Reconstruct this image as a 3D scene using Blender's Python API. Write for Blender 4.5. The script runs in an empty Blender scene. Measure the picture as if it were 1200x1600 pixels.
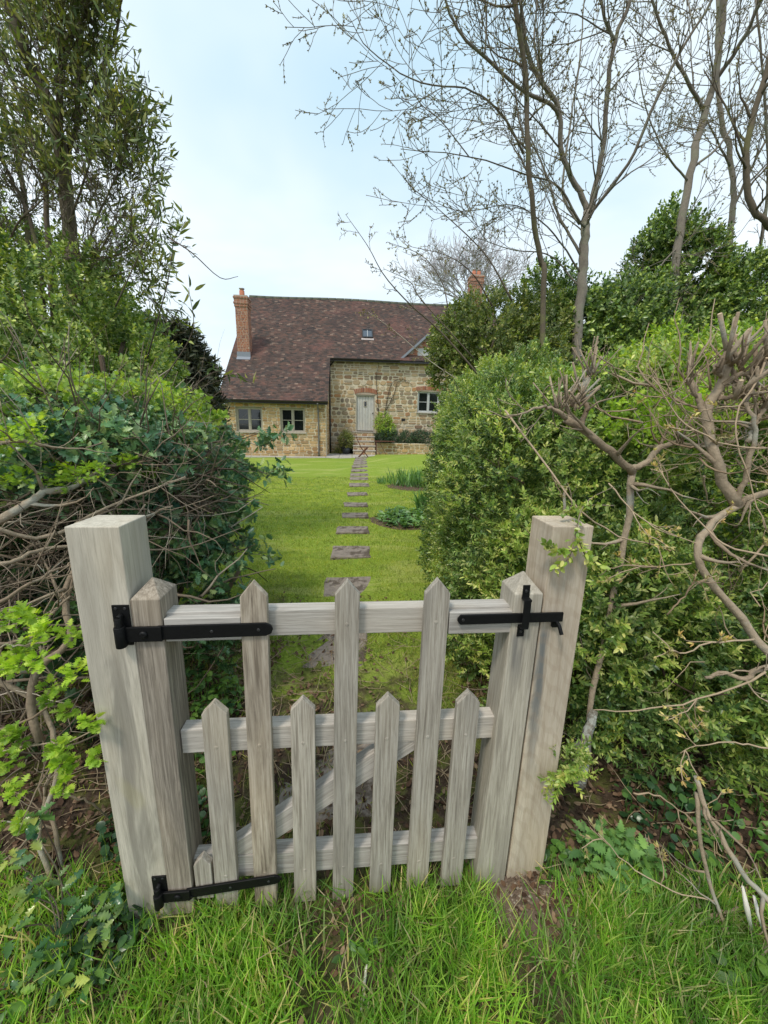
import bpy, bmesh, math, random
import numpy as np
from mathutils import Vector, Matrix, Euler
random.seed(7); rng = np.random.default_rng(11)
R = math.radians
scene = bpy.context.scene
COL = scene.collection
# ------------------------------------------------------------------ camera
F, PITCH, ROLL = 601.0, R(12.7), R(1.15)
EYE = Vector((0, 0, 1.5))
CM = Matrix.Rotation(math.pi/2-PITCH, 3, 'X') @ Matrix.Rotation(ROLL, 3, 'Z')
cam = bpy.data.cameras.new('camera'); co = bpy.data.objects.new('camera', cam); COL.objects.link(co)
cam.sensor_fit = 'VERTICAL'; cam.angle = 2*math.atan(800/F); cam.clip_start = .02; cam.clip_end = 2000
co.matrix_world = Matrix.Translation(EYE) @ CM.to_4x4(); scene.camera = co
def at(x, y, Y):
    d = CM @ Vector(((x-600)/F, -(y-800)/F, -1)); return EYE + d*(Y/d.y)
def gnd(x, y, z=0):
    d = CM @ Vector(((x-600)/F, -(y-800)/F, -1)); return EYE + d*((z-1.5)/d.z)
# ------------------------------------------------------------------ scene bookkeeping
def tag(o, label=None, cat=None, group=None, kind=None):
    if label: o['label'] = label
    if cat: o['category'] = cat
    if group: o['group'] = group
    if kind: o['kind'] = kind
    return o
def empty(name, loc=(0,0,0), rz=0, label=None, cat=None, group=None):
    o = bpy.data.objects.new(name, None); COL.objects.link(o)
    o.location = loc; o.rotation_euler = (0,0,rz); o.empty_display_size = .1
    return tag(o, label, cat, group)
def copy_tree(o, parent=None):
    c = o.copy(); COL.objects.link(c); c.parent = parent
    for ch in [q for q in bpy.data.objects if q.parent == o]: copy_tree(ch, c)
    return c
class MB:
    def __init__(s): s.v=[]; s.f=[]; s.m=[]; s.sm=[]
    def add(s, vs, fs, m=0, sm=False):
        b=len(s.v); s.v.extend([tuple(q) for q in vs]); s.f.extend([tuple(i+b for i in q) for q in fs]); s.m.extend([m]*len(fs)); s.sm.extend([sm]*len(fs)); return s
    def box(s, a, b, m=0):
        (x0,y0,z0),(x1,y1,z1)=a,b
        return s.add([(x0,y0,z0),(x1,y0,z0),(x1,y1,z0),(x0,y1,z0),(x0,y0,z1),(x1,y0,z1),(x1,y1,z1),(x0,y1,z1)],
            [(0,3,2,1),(4,5,6,7),(0,1,5,4),(1,2,6,5),(2,3,7,6),(3,0,4,7)], m)
    def prism(s, poly, y0, y1, m=0):            # poly in (x,z), counter-clockwise seen from -y
        n=len(poly)
        return s.add([(x,y0,z) for x,z in poly]+[(x,y1,z) for x,z in poly],
            [tuple(range(n)),tuple(range(2*n-1,n-1,-1))]+[((i+1)%n,i,n+i,n+(i+1)%n) for i in range(n)], m)
    def bar(s, p, q, w, t, m=0):
        w*=1.0
        p=Vector(p);q=Vector(q);d=(q-p).normalized();a=d.cross(Vector((0,0,1)))
        if a.length<.05: a=Vector((1,0,0))
        a.normalize();b=a.cross(d).normalized();vs=[]
        for c in (p,q):
            for i,j in ((-1,-1),(1,-1),(1,1),(-1,1)): vs.append(c+a*w/2*i+b*t/2*j)
        return s.add(vs,[(3,2,1,0),(4,5,6,7),(0,1,5,4),(1,2,6,5),(2,3,7,6),(3,0,4,7)],m)
    def tube(s, pts, rs, k=6, m=0, cap=True, bump=0):
        n=len(pts); P=[Vector(p) for p in pts]
        if not hasattr(rs,'__len__'): rs=[rs]*n
        b=len(s.v); u=None
        for i in range(n):
            t=(P[min(i+1,n-1)]-P[max(i-1,0)])
            if t.length<1e-9: t=Vector((0,0,1))
            t.normalize()
            if u is None:
                u=t.cross(Vector((0,0,1)) if abs(t.z)<.9 else Vector((1,0,0))).normalized()
            else:
                u=u-t*u.dot(t)
                if u.length<1e-6: u=t.cross(Vector((.3,.5,.8)))
                u.normalize()
            w=t.cross(u)
            for j in range(k):
                a=2*math.pi*j/k; rr=rs[i]*(1+(random.uniform(-bump,bump) if bump else 0))
                s.v.append(tuple(P[i]+(u*math.cos(a)+w*math.sin(a))*rr))
        for i in range(n-1):
            for j in range(k):
                s.f.append((b+i*k+j,b+i*k+(j+1)%k,b+(i+1)*k+(j+1)%k,b+(i+1)*k+j)); s.m.append(m); s.sm.append(True)
        if cap and k>2:
            s.f.append(tuple(b+j for j in range(k-1,-1,-1))); s.f.append(tuple(b+(n-1)*k+j for j in range(k))); s.m+= [m,m]; s.sm+=[False,False]
        return s
    def build(s, name, mats, parent=None, bevel=0, off=None):
        me=bpy.data.meshes.new(name)
        v=s.v if off is None else [(a[0]-off[0],a[1]-off[1],a[2]-off[2]) for a in s.v]
        me.from_pydata(v,[],s.f)
        if not isinstance(mats,(list,tuple)): mats=[mats]
        for q in mats: me.materials.append(q)
        me.polygons.foreach_set('material_index',s.m); me.polygons.foreach_set('use_smooth',s.sm); me.update()
        o=bpy.data.objects.new(name,me); COL.objects.link(o); o.parent=parent
        if bevel:
            bv=o.modifiers.new('bevel','BEVEL'); bv.width=bevel; bv.segments=2; bv.limit_method='ANGLE'; bv.angle_limit=R(35)
        return o
# ------------------------------------------------------------------ materials
def newmat(name):
    m=bpy.data.materials.new(name); m.use_nodes=True; nt=m.node_tree; nt.nodes.clear()
    out=nt.nodes.new('ShaderNodeOutputMaterial'); return m,nt,out
def N(nt,t,**k):
    n=nt.nodes.new('ShaderNode'+t)
    for a,b in k.items(): setattr(n,a,b)
    return n
def setin(n,**k):
    for a,b in k.items(): n.inputs[a.replace('_',' ')].default_value=b
    return n
def ramp(nt,fac,stops,interp='LINEAR'):
    r=N(nt,'ValToRGB'); cr=r.color_ramp; cr.interpolation=interp
    while len(cr.elements)<len(stops): cr.elements.new(.5)
    for e,(p,c) in zip(cr.elements,stops): e.position=p; e.color=(c[0],c[1],c[2],1) if hasattr(c,'__len__') else (c,c,c,1)
    nt.links.new(fac,r.inputs[0]); return r.outputs[0]
def noise(nt,vec,scale,detail=4,rough=.55,dist=0):
    n=N(nt,'TexNoise'); setin(n,Scale=scale,Detail=detail,Roughness=rough,Distortion=dist); nt.links.new(vec,n.inputs['Vector']); return n.outputs['Fac']
def mix(nt,f,a,b,mode='MIX'):
    n=N(nt,'Mix',data_type='RGBA',blend_type=mode)
    for i,x in ((0,f),(6,a),(7,b)):
        if isinstance(x,bpy.types.NodeSocket): nt.links.new(x,n.inputs[i])
        else: n.inputs[i].default_value = x if i==0 else (x[0],x[1],x[2],1)
    return n.outputs[2]
def math_(nt,op,a,b=None,c=None):
    n=N(nt,'Math',operation=op)
    for i,x in enumerate((a,b,c)):
        if x is None: continue
        if isinstance(x,bpy.types.NodeSocket): nt.links.new(x,n.inputs[i])
        else: n.inputs[i].default_value=x
    return n.outputs[0]
def smooth(nt,x,a,b):
    n=N(nt,'MapRange',interpolation_type='SMOOTHSTEP'); nt.links.new(x,n.inputs[0]); n.inputs[1].default_value=a; n.inputs[2].default_value=b; return n.outputs[0]
def mapping(nt,vec,scale=(1,1,1),rot=(0,0,0)):
    m=N(nt,'Mapping'); m.inputs['Scale'].default_value=scale; m.inputs['Rotation'].default_value=rot; nt.links.new(vec,m.inputs[0]); return m.outputs[0]
def coords(nt,rand=False):
    tc=N(nt,'TexCoord').outputs['Object']
    if rand:
        oi=N(nt,'ObjectInfo').outputs['Random']; s=math_(nt,'MULTIPLY',oi,37.0)
        a=N(nt,'VectorMath',operation='ADD'); nt.links.new(tc,a.inputs[0]); cb=N(nt,'CombineXYZ'); nt.links.new(s,cb.inputs[0]); nt.links.new(s,cb.inputs[1]); nt.links.new(s,cb.inputs[2]); nt.links.new(cb.outputs[0],a.inputs[1])
        return tc,a.outputs[0]
    return tc
def pbsdf(nt,out,col,rough=.7,bump=None,bstr=.3,bdist=.01,metal=0,spec=.5,trans=None):
    b=N(nt,'BsdfPrincipled')
    for k,x in (('Base Color',col),('Roughness',rough),('Metallic',metal),('Specular IOR Level',spec)):
        if isinstance(x,bpy.types.NodeSocket): nt.links.new(x,b.inputs[k])
        else: b.inputs[k].default_value = (x[0],x[1],x[2],1) if hasattr(x,'__len__') else x
    if bump is not None:
        bn=N(nt,'Bump'); bn.inputs['Strength'].default_value=bstr; bn.inputs['Distance'].default_value=bdist; nt.links.new(bump,bn.inputs['Height']); nt.links.new(bn.outputs[0],b.inputs['Normal'])
    sh=b.outputs[0]
    if trans:
        t=N(nt,'BsdfTranslucent'); mx=N(nt,'MixShader'); mx.inputs[0].default_value=trans
        if isinstance(col,bpy.types.NodeSocket):
            nt.links.new(mix(nt,1,col,(1.35,1.3,.5),'MULTIPLY'),t.inputs[0])
        else: t.inputs[0].default_value=(col[0]*1.3,col[1]*1.3,col[2]*.5,1)
        nt.links.new(sh,mx.inputs[1]); nt.links.new(t.outputs[0],mx.inputs[2]); sh=mx.outputs[0]
    nt.links.new(sh,out.inputs[0])
def simple(name,col,rough=.6,metal=0,nz=0,scale=20,spec=.5):
    m,nt,out=newmat(name); tc=coords(nt)
    if nz:
        f=noise(nt,tc,scale,5); c=mix(nt,f,[q*(1-nz) for q in col],[min(1,q*(1+nz)) for q in col]); pbsdf(nt,out,c,rough,f,.25,.004,metal,spec)
    else: pbsdf(nt,out,col,rough,metal=metal,spec=spec)
    return m
LG={'box leaf':1.6,'evergreen leaf':1.55,'mixed shrub leaf':1.6,'olive evergreen leaf':1.4,'glossy holly leaf':2.0,'narrow grey green leaf':1.5,'spring hedge leaf':1.25,'pale box leaf':1.3,'long grass blade':1.12,'ivy leaf':1.3,'dark conifer spray':1.3}
def leafmat(name,cols,rough=.45,trans=.3,pos=None,spec=.5):
    g_=LG.get(name,1); cols=[tuple(min(.62,q*g_) for q in c) for c in cols]
    m,nt,out=newmat(name); g=N(nt,'NewGeometry').outputs['Random Per Island']
    n=len(cols); st=[((i+.5)/n if pos is None else pos[i],c) for i,c in enumerate(cols)]
    c=ramp(nt,g,st)
    tc=coords(nt); big=noise(nt,tc,5,4,.6); c=mix(nt,1,c,mix(nt,smooth(nt,big,.36,.64),(.78,.82,.9),(1.65,1.5,1.15)),'MULTIPLY')
    pbsdf(nt,out,c,rough,trans=trans,spec=spec); return m
def wood(name,axis,dark,mid,light,stain=None,warm=0,fine=1.0,rough=.85):
    m,nt,out=newmat(name); tc,tr=coords(nt,True)
    sc=lambda a,c:{'x':(a,c,c),'y':(c,a,c),'z':(c,c,a)}[axis]
    wob=noise(nt,mapping(nt,tr,sc(1.5,6)),1,2)
    f1=noise(nt,mapping(nt,tr,sc(4.5,150*fine)),1,6,.66,.5)
    f2=noise(nt,mapping(nt,tr,sc(14,420)),1,3,.65)
    f3=noise(nt,mapping(nt,tr,sc(1.1,9)),1,3,.5,1.2)
    c=ramp(nt,f1,[(.34,dark),(.48,mid),(.62,light)])
    c=mix(nt,math_(nt,'MULTIPLY',smooth(nt,f2,.50,.68),.42),c,[q*.6 for q in dark])
    blot=smooth(nt,f3,.42,.66); c=mix(nt,math_(nt,'MULTIPLY',blot,.42),c,[mid[0]*.62,mid[1]*.63,mid[2]*.66])
    wb=smooth(nt,wob,.5,.75); c=mix(nt,math_(nt,'MULTIPLY',wb,.35),c,[light[0]*1.05,light[1]*.96,light[2]*.82])
    crack=noise(nt,mapping(nt,tr,sc(1.3,42)),1,2,.5,.3); cm=smooth(nt,crack,.74,.77); c=mix(nt,math_(nt,'MULTIPLY',cm,.8),c,(.035,.03,.025))
    oi=N(nt,'ObjectInfo').outputs['Random']; c=mix(nt,1,c,mix(nt,oi,(.92,.90,.87),(1.14,1.10,1.04)),'MULTIPLY')
    if stain: c=stain(nt,tc,tr,c)
    h=math_(nt,'SUBTRACT',math_(nt,'ADD',f1,math_(nt,'MULTIPLY',f2,.7)),math_(nt,'MULTIPLY',cm,1.5))
    pbsdf(nt,out,c,rough,h,.55,.0016,spec=.25); return m
M={}
WD,WM,WL=(.22,.195,.165),(.36,.33,.285),(.47,.44,.39)
M['oak_z']=wood('weathered oak upright','z',WD,WM,WL)
M['oak_x']=wood('weathered oak rail','x',(.29,.27,.25),(.41,.39,.365),(.52,.50,.475))
M['oak_stile']=wood('dark weathered oak stile','z',(.12,.105,.088),(.25,.22,.185),(.39,.35,.305),fine=.8)
def st_left(nt,tc,tr,c):
    n=noise(nt,mapping(nt,tr,(11,11,1.6)),1,4,.6,.8); m=smooth(nt,n,.5,.64)
    s=N(nt,'SeparateXYZ'); nt.links.new(tc,s.inputs[0]); lo=smooth(nt,s.outputs[2],1.12,.75)
    c=mix(nt,math_(nt,'MULTIPLY',math_(nt,'MULTIPLY',m,lo),.62),c,(.17,.155,.13))
    l=smooth(nt,noise(nt,mapping(nt,tr,(5,5,3)),1,2),.6,.66); return mix(nt,math_(nt,'MULTIPLY',l,.22),c,(.42,.37,.16))
M['post_left']=wood('pale oak gate post','z',(.41,.375,.315),(.48,.45,.385),(.56,.525,.455),st_left,fine=.45)
def st_right(nt,tc,tr,c):
    s=N(nt,'SeparateXYZ'); nt.links.new(tc,s.inputs[0])
    w=noise(nt,mapping(nt,tc,(14,14,3.2)),1,4,.6,1.5)
    xo=math_(nt,'ADD',s.outputs[0],math_(nt,'MULTIPLY',math_(nt,'SUBTRACT',w,.5),.07))
    dx=math_(nt,'ABSOLUTE',math_(nt,'SUBTRACT',xo,.037)); mx=smooth(nt,dx,.026,.004)
    mz=math_(nt,'MULTIPLY',smooth(nt,s.outputs[2],.97,.93),smooth(nt,s.outputs[2],.30,.80))
    c=mix(nt,math_(nt,'MULTIPLY',math_(nt,'MULTIPLY',mx,mz),.8),c,(.10,.12,.13))
    r=N(nt,'TexWave',wave_type='RINGS',rings_direction='Y'); setin(r,Scale=9,Distortion=6,Detail=3,Detail_Scale=1.2)
    nt.links.new(mapping(nt,tc,(1.6,1,.55)),r.inputs[0]); return mix(nt,math_(nt,'MULTIPLY',smooth(nt,r.outputs[1],.62,.9),.2),c,(.30,.22,.15))
M['post_right']=wood('honey oak latch post','z',(.44,.36,.27),(.56,.475,.375),(.64,.565,.46),st_right,fine=.45)
def st_latch(nt,tc,tr,c):
    s=N(nt,'SeparateXYZ'); nt.links.new(tc,s.inputs[0]); w=noise(nt,mapping(nt,tc,(20,20,4)),1,4)
    dx=math_(nt,'ABSOLUTE',math_(nt,'SUBTRACT',math_(nt,'ADD',s.outputs[0],math_(nt,'MULTIPLY',math_(nt,'SUBTRACT',w,.5),.06)),1.096))
    return mix(nt,math_(nt,'MULTIPLY',math_(nt,'MULTIPLY',smooth(nt,dx,.03,.0),math_(nt,'MULTIPLY',smooth(nt,s.outputs[2],.96,.93),smooth(nt,s.outputs[2],.72,.9))),.65),c,(.12,.12,.12))
M['stile_right']=wood('grey oak latch stile','z',(.27,.245,.205),(.38,.35,.295),(.47,.44,.38),st_latch,fine=.7)
M['oak_rough']=wood('rough sawn oak picket','z',(.13,.105,.08),(.33,.285,.23),(.48,.43,.365),fine=.5)
M['iron']=simple('black iron',(.006,.006,.0065),.5,0,.3,90,.22)
M['screw']=simple('worn steel screw',(.09,.09,.095),.35,.8)
M['brown_wood']=simple('brown hardwood',(.13,.05,.032),.6,0,.3)
M['lead']=simple('lead flashing',(.22,.24,.28),.5,0,.2)
M['gutter']=simple('black gutter',(.02,.017,.017),.4)
M['frame_white']=simple('painted pale oak frame',(.46,.47,.46),.6,0,.15)
M['frame_oak']=simple('silvered oak frame',(.40,.36,.30),.7,0,.25)
M['glass']=simple('dark window glass',(.012,.014,.016),.06,0,spec=.8)
M['skyglass']=simple('rooflight glass',(.05,.06,.08),.05,0,spec=1.0)
M['curtain']=simple('pale curtain',(.5,.48,.44),.9)
M['steel']=simple('chimney cowl steel',(.45,.46,.47),.35,.7)
M['clay']=simple('terracotta pot',(.42,.15,.08),.8,0,.2)
M['darkpot']=simple('dark glazed pot',(.05,.055,.06),.4)
def islmat(name,stops,rough=.9,nz=8,bd=.01,amt=.3,patch=None):
    m,nt,out=newmat(name); g=N(nt,'NewGeometry').outputs['Random Per Island']; tc=coords(nt)
    c=ramp(nt,g,stops); f=noise(nt,tc,nz,5,.65)
    c=mix(nt,amt,c,mix(nt,f,(.3,.3,.3),(1.5,1.45,1.4)),'MULTIPLY')
    if patch: c=patch(nt,tc,c)
    pbsdf(nt,out,c,rough,f,.5,bd,spec=.25); return m
M['stone_buff']=islmat('buff rubble stone',[(0,(0.333,0.201,0.098)),(.2,(0.589,0.390,0.190)),(.42,(0.448,0.317,0.184)),(.6,(0.666,0.476,0.265)),(.78,(0.256,0.165,0.092)),(.9,(0.538,0.317,0.138)),(1,(0.384,0.329,0.253))])
M['stone_grey']=islmat('grey brown rubble stone',[(0,(0.346,0.232,0.138)),(.2,(0.538,0.403,0.241)),(.4,(0.243,0.195,0.144)),(.58,(0.474,0.329,0.184)),(.75,(0.538,0.464,0.356)),(.88,(0.166,0.134,0.103)),(1,(0.435,0.232,0.115))])
M['mortar']=simple('lime mortar',(.60,.52,.39),.95,0,.15,30)
M['brick']=islmat('red brick',[(0,(.30,.12,.07)),(.35,(.40,.165,.095)),(.6,(.33,.155,.105)),(.8,(.22,.095,.07)),(1,(.46,.25,.16))])
M['brick_mortar']=simple('brick mortar',(.42,.34,.27),.95,0,.15,30)
def tpatch(nt,tc,c):
    n=noise(nt,tc,.55,4,.6); c=mix(nt,math_(nt,'MULTIPLY',smooth(nt,n,.50,.66),.42),c,(.20,.09,.075))
    n2=noise(nt,tc,1.6,5,.7); c=mix(nt,math_(nt,'MULTIPLY',smooth(nt,n2,.48,.64),.6),c,(.045,.036,.036))
    n3=noise(nt,tc,9,4,.7); return mix(nt,math_(nt,'MULTIPLY',smooth(nt,n3,.62,.72),.4),c,(.25,.24,.19))
M['tile']=islmat('old clay roof tile',[(0,(.058,.044,.038)),(.3,(.105,.068,.057)),(.55,(.145,.082,.064)),(.75,(.09,.07,.062)),(.9,(.046,.038,.036)),(1,(.26,.18,.14))],.85,14,.01,.5,tpatch)
M['ridge']=simple('ridge tile',(.10,.11,.08),.9,0,.3)
M['bark']=islmat('mossy grey bark',[(0,(.11,.09,.065)),(.5,(.15,.125,.09)),(1,(.09,.07,.05))],.9,25,.006,.7,lambda nt,tc,c:mix(nt,math_(nt,'MULTIPLY',smooth(nt,noise(nt,tc,4,4),.5,.62),.6),c,(.17,.17,.07)))
M['bark_pale']=islmat('pale smooth bark',[(0,(.30,.235,.165)),(.5,(.40,.325,.235)),(1,(.24,.18,.125))],.85,60,.012,.7,lambda nt,tc,c:mix(nt,math_(nt,'MULTIPLY',smooth(nt,noise(nt,tc,7,4),.55,.66),.7),c,(.34,.35,.30)))
M['bark_tree']=islmat('grey green tree bark',[(0,(.18,.155,.125)),(.4,(.27,.24,.20)),(1,(.14,.12,.095))],.9,22,.008,.7,lambda nt,tc,c:mix(nt,math_(nt,'MULTIPLY',smooth(nt,noise(nt,tc,5,5,.6),.5,.62),.6),c,(.24,.25,.17)))
M['twig']=islmat('brown hedge twig',[(0,(.08,.055,.04)),(.3,(.16,.12,.085)),(.55,(.27,.215,.155)),(.8,(.12,.095,.07)),(.92,(.40,.34,.26)),(1,(.50,.44,.35))],.85,40,.003,.5)
M['twig_pale']=islmat('pale tan twig',[(0,(.36,.27,.18)),(.5,(.46,.36,.25)),(1,(.28,.20,.13))],.85,40,.003,.5)
M['twig_dark']=islmat('dark tree twig',[(0,(.05,.038,.032)),(.5,(.085,.065,.05)),(1,(.12,.095,.07))],.9,40,.003,.4)
M['cutwood']=simple('fresh cut wood',(.55,.42,.27),.8,0,.2,60)
M['torn']=simple('torn white wood',(.72,.68,.60),.8,0,.1,60)
M['lichen']=islmat('lichen bark',[(0,(.22,.20,.17)),(1,(.26,.24,.20))],.95,70,.02,1.0,lambda nt,tc,c:mix(nt,smooth(nt,noise(nt,tc,28,4,.7),.48,.6),c,(.40,.41,.37)))
M['slab']=islmat('soil strewn stone slab',[(0,(.25,.215,.185)),(1,(.31,.265,.23))],.95,18,.02,.8,lambda nt,tc,c:mix(nt,math_(nt,'MULTIPLY',smooth(nt,noise(nt,tc,7,5,.7),.48,.6),.8),c,(.075,.055,.04)))
M['paving']=simple('pale paving',(.44,.40,.36),.85,0,.15,3)
M['litter']=islmat('dead leaf',[(0,(.05,.028,.018)),(.3,(.11,.06,.035)),(.6,(.17,.105,.065)),(.85,(.30,.21,.13)),(1,(.08,.05,.035))],.8,30,.002,.3)
M['straw']=islmat('dry stalk',[(0,(.30,.22,.13)),(1,(.45,.36,.24))],.8,30,.002,.3)
M['bud']=leafmat('yellow green bud',[(.38,.36,.12),(.50,.47,.20),(.42,.30,.14)],.5,.2)
M['bud_dark']=leafmat('small opening bud',[(.16,.14,.07),(.26,.26,.10),(.13,.10,.06)],.6,.2)
M['box']=leafmat('box leaf',[(.022,.05,.014),(.06,.11,.028),(.12,.19,.05),(.045,.09,.026),(.26,.30,.10),(.10,.17,.045)],.32,.25)
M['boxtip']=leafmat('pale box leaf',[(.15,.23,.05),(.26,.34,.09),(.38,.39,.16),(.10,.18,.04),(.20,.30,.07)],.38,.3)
M['evergreen']=leafmat('evergreen leaf',[(.035,.07,.02),(.07,.125,.032),(.13,.21,.05),(.27,.34,.11),(.045,.085,.024)],.33,.22)
M['shrub']=leafmat('mixed shrub leaf',[(.05,.09,.025),(.08,.14,.035),(.12,.20,.045),(.22,.28,.09),(.06,.11,.03),(.28,.33,.12)],.4,.3)
M['shrub2']=leafmat('olive and green shrub leaf',[(.07,.11,.03),(.12,.17,.045),(.22,.27,.08),(.40,.42,.18),(.09,.14,.035),(.16,.24,.06)],.4,.3)
M['olive']=leafmat('olive evergreen leaf',[(.06,.085,.024),(.11,.14,.04),(.20,.23,.07),(.33,.33,.14),(.07,.10,.028)],.4,.25)
M['holly']=leafmat('glossy holly leaf',[(.03,.075,.045),(.05,.115,.06),(.08,.15,.075),(.17,.22,.11),(.04,.095,.05)],.32,.2,spec=.5)
M['holly_var']=leafmat('variegated holly leaf',[(.04,.12,.05),(.10,.20,.055),(.30,.36,.09),(.06,.15,.05),(.16,.27,.06)],.25,.15)
M['haw']=leafmat('bright hawthorn leaf',[(.20,.36,.03),(.30,.48,.05),(.25,.42,.04),(.38,.52,.08)],.5,.4)
M['haw2']=leafmat('spring hedge leaf',[(.14,.25,.035),(.24,.36,.055),(.36,.44,.11),(.10,.19,.03)],.45,.35)
M['longleaf']=leafmat('narrow grey green leaf',[(.05,.075,.028),(.08,.12,.038),(.13,.17,.055),(.17,.18,.06)],.55,.25)
M['conifer']=leafmat('dark conifer spray',[(.018,.028,.014),(.03,.04,.018),(.05,.045,.025)],.6,.1)
M['nettle']=leafmat('nettle leaf',[(.10,.22,.06),(.15,.30,.08),(.20,.36,.11)],.6,.3)
M['weed']=leafmat('broad weed leaf',[(.06,.15,.03),(.10,.22,.04),(.16,.30,.05),(.05,.12,.03)],.45,.3)
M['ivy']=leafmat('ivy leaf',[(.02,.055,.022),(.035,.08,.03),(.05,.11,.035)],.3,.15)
M['dark_shrub']=leafmat('dark prostrate shrub leaf',[(.02,.05,.028),(.035,.075,.035),(.05,.10,.045)],.5,.15)
M['lavender']=leafmat('grey green lavender leaf',[(.10,.12,.07),(.15,.17,.10),(.20,.21,.14)],.6,.2)
M['daff']=leafmat('daffodil leaf',[(.09,.20,.07),(.13,.27,.09),(.18,.33,.12)],.4,.3)
M['grassblade']=leafmat('long grass blade',[(.09,.22,.03),(.15,.33,.045),(.22,.42,.06),(.36,.48,.13),(.12,.28,.04),(.26,.44,.07),(.10,.25,.035),(.56,.48,.28)],.42,.45)
M['verge2']=leafmat('rough short grass',[(.10,.18,.03),(.17,.26,.04),(.24,.32,.06),(.36,.34,.14),(.13,.21,.03)],.55,.35)
M['lawnblade']=leafmat('mown grass blade',[(.17,.25,.03),(.25,.34,.04),(.32,.40,.07),(.44,.42,.15),(.21,.31,.035)],.55,.35)
# ------------------------------------------------------------------ ground
def soil_amt(x,y): pass
def hgt(x,y):
    x=np.asarray(x,float);y=np.asarray(y,float)
    h=.055*np.exp(-((x-.52)**2/.06+(y-1.1)**2/.10))
    h=h+.10*np.exp(-((x-2.0)**2/1.2+(y-1.6)**2/1.2))+.08*np.exp(-((x+2.0)**2/1.0+(y-1.6)**2/1.0))
    bank=1/(1+np.exp(-(x+y*.0-(-.1+0*y))*1.6)); h=h+.36*bank*np.exp(-((y-15.0)/4.0)**2)
    h=h+.012*np.sin(x*3.1+y*1.7)+.01*np.sin(x*7.3-y*5.1)*np.exp(-np.abs(y)/5)
    return h
def grid_axis(a,b,d0,g,c):
    xs=[c];s=d0
    while xs[-1]<b: xs.append(xs[-1]+s); s*=g
    s=d0;ys=[c]
    while ys[-1]>a: ys.append(ys[-1]-s); s*=g
    return np.array(sorted(set(ys+xs)))
xs=grid_axis(-400,400,.05,1.035,0); ysx=grid_axis(-200,800,.05,1.03,1.2)
X,Y=np.meshgrid(xs,ysx); Z=hgt(X,Y)+rng.normal(0,.004,X.shape)*(np.abs(Y)<3)
mb=MB(); nx=len(xs); mb.v=list(zip(X.ravel().tolist(),Y.ravel().tolist(),Z.ravel().tolist()))
mb.f=[(j*nx+i,j*nx+i+1,(j+1)*nx+i+1,(j+1)*nx+i) for j in range(len(ysx)-1) for i in range(nx-1)]; mb.m=[0]*len(mb.f); mb.sm=[True]*len(mb.f)
def ground_mat():
    m,nt,out=newmat('lawn and soil'); tc=coords(nt); s=N(nt,'SeparateXYZ'); nt.links.new(tc,s.inputs[0]); x,y=s.outputs[0],s.outputs[1]
    n1=noise(nt,tc,.9,5,.6); n2=noise(nt,tc,6,5,.65); n3=noise(nt,tc,45,4,.7); n4=noise(nt,mapping(nt,tc,(.5,1.6,1)),1.3,4,.6,.8)
    g=ramp(nt,n3,[(.3,(.12,.19,.022)),(.5,(.22,.30,.035)),(.7,(.32,.38,.07))])
    g=mix(nt,math_(nt,'MULTIPLY',smooth(nt,n4,.50,.66),.5),g,(.42,.42,.14))
    g=mix(nt,math_(nt,'MULTIPLY',smooth(nt,n1,.52,.66),.4),g,(.15,.26,.03))
    g=mix(nt,smooth(nt,y,1.1,.85),g,mix(nt,smooth(nt,n2,.4,.62),(.05,.055,.02),(.105,.08,.055)))
    d=ramp(nt,n3,[(.3,(.03,.019,.013)),(.55,(.075,.052,.036)),(.75,(.15,.11,.075))])
    d=mix(nt,math_(nt,'MULTIPLY',smooth(nt,n2,.47,.58),.55),d,(.12,.14,.03))
    # bare soil: under both hedges and round the gate opening
    w=math_(nt,'MULTIPLY',math_(nt,'SUBTRACT',n2,.5),2.2)
    yg=math_(nt,'ADD',y,w); a=math_(nt,'MULTIPLY',smooth(nt,yg,.80,.98),smooth(nt,yg,2.5,1.5))
    xl=smooth(nt,math_(nt,'ADD',x,math_(nt,'MULTIPLY',w,.4)),-.75,-1.0); xr=smooth(nt,math_(nt,'ADD',x,math_(nt,'MULTIPLY',w,.4)),.5,.75)
    hh=math_(nt,'MULTIPLY',math_(nt,'MAXIMUM',xl,xr),math_(nt,'MULTIPLY',smooth(nt,y,.55,.9),smooth(nt,math_(nt,'ADD',y,math_(nt,'MULTIPLY',x,-1.6)),6.2,3.2)))
    k=math_(nt,'MAXIMUM',a,hh); e1=math_(nt,'SUBTRACT',x,.47); e2=math_(nt,'SUBTRACT',y,.93); rr_=math_(nt,'ADD',math_(nt,'MULTIPLY',math_(nt,'MULTIPLY',e1,e1),1.0),math_(nt,'MULTIPLY',e2,e2)); pit=smooth(nt,math_(nt,'ADD',rr_,math_(nt,'MULTIPLY',w,.012)),.028,.010); d=mix(nt,pit,d,mix(nt,n3,(.09,.062,.045),(.24,.18,.135))); k=math_(nt,'MAXIMUM',k,pit)
    f=math_(nt,'ADD',math_(nt,'MULTIPLY',n2,.6),math_(nt,'MULTIPLY',n3,.4))
    pbsdf(nt,out,mix(nt,k,g,d),.95,f,.8,.03,spec=.15); return m
tag(mb.build('ground',ground_mat()),kind='structure')
def hz(x,y): return float(hgt(x,y))
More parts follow.
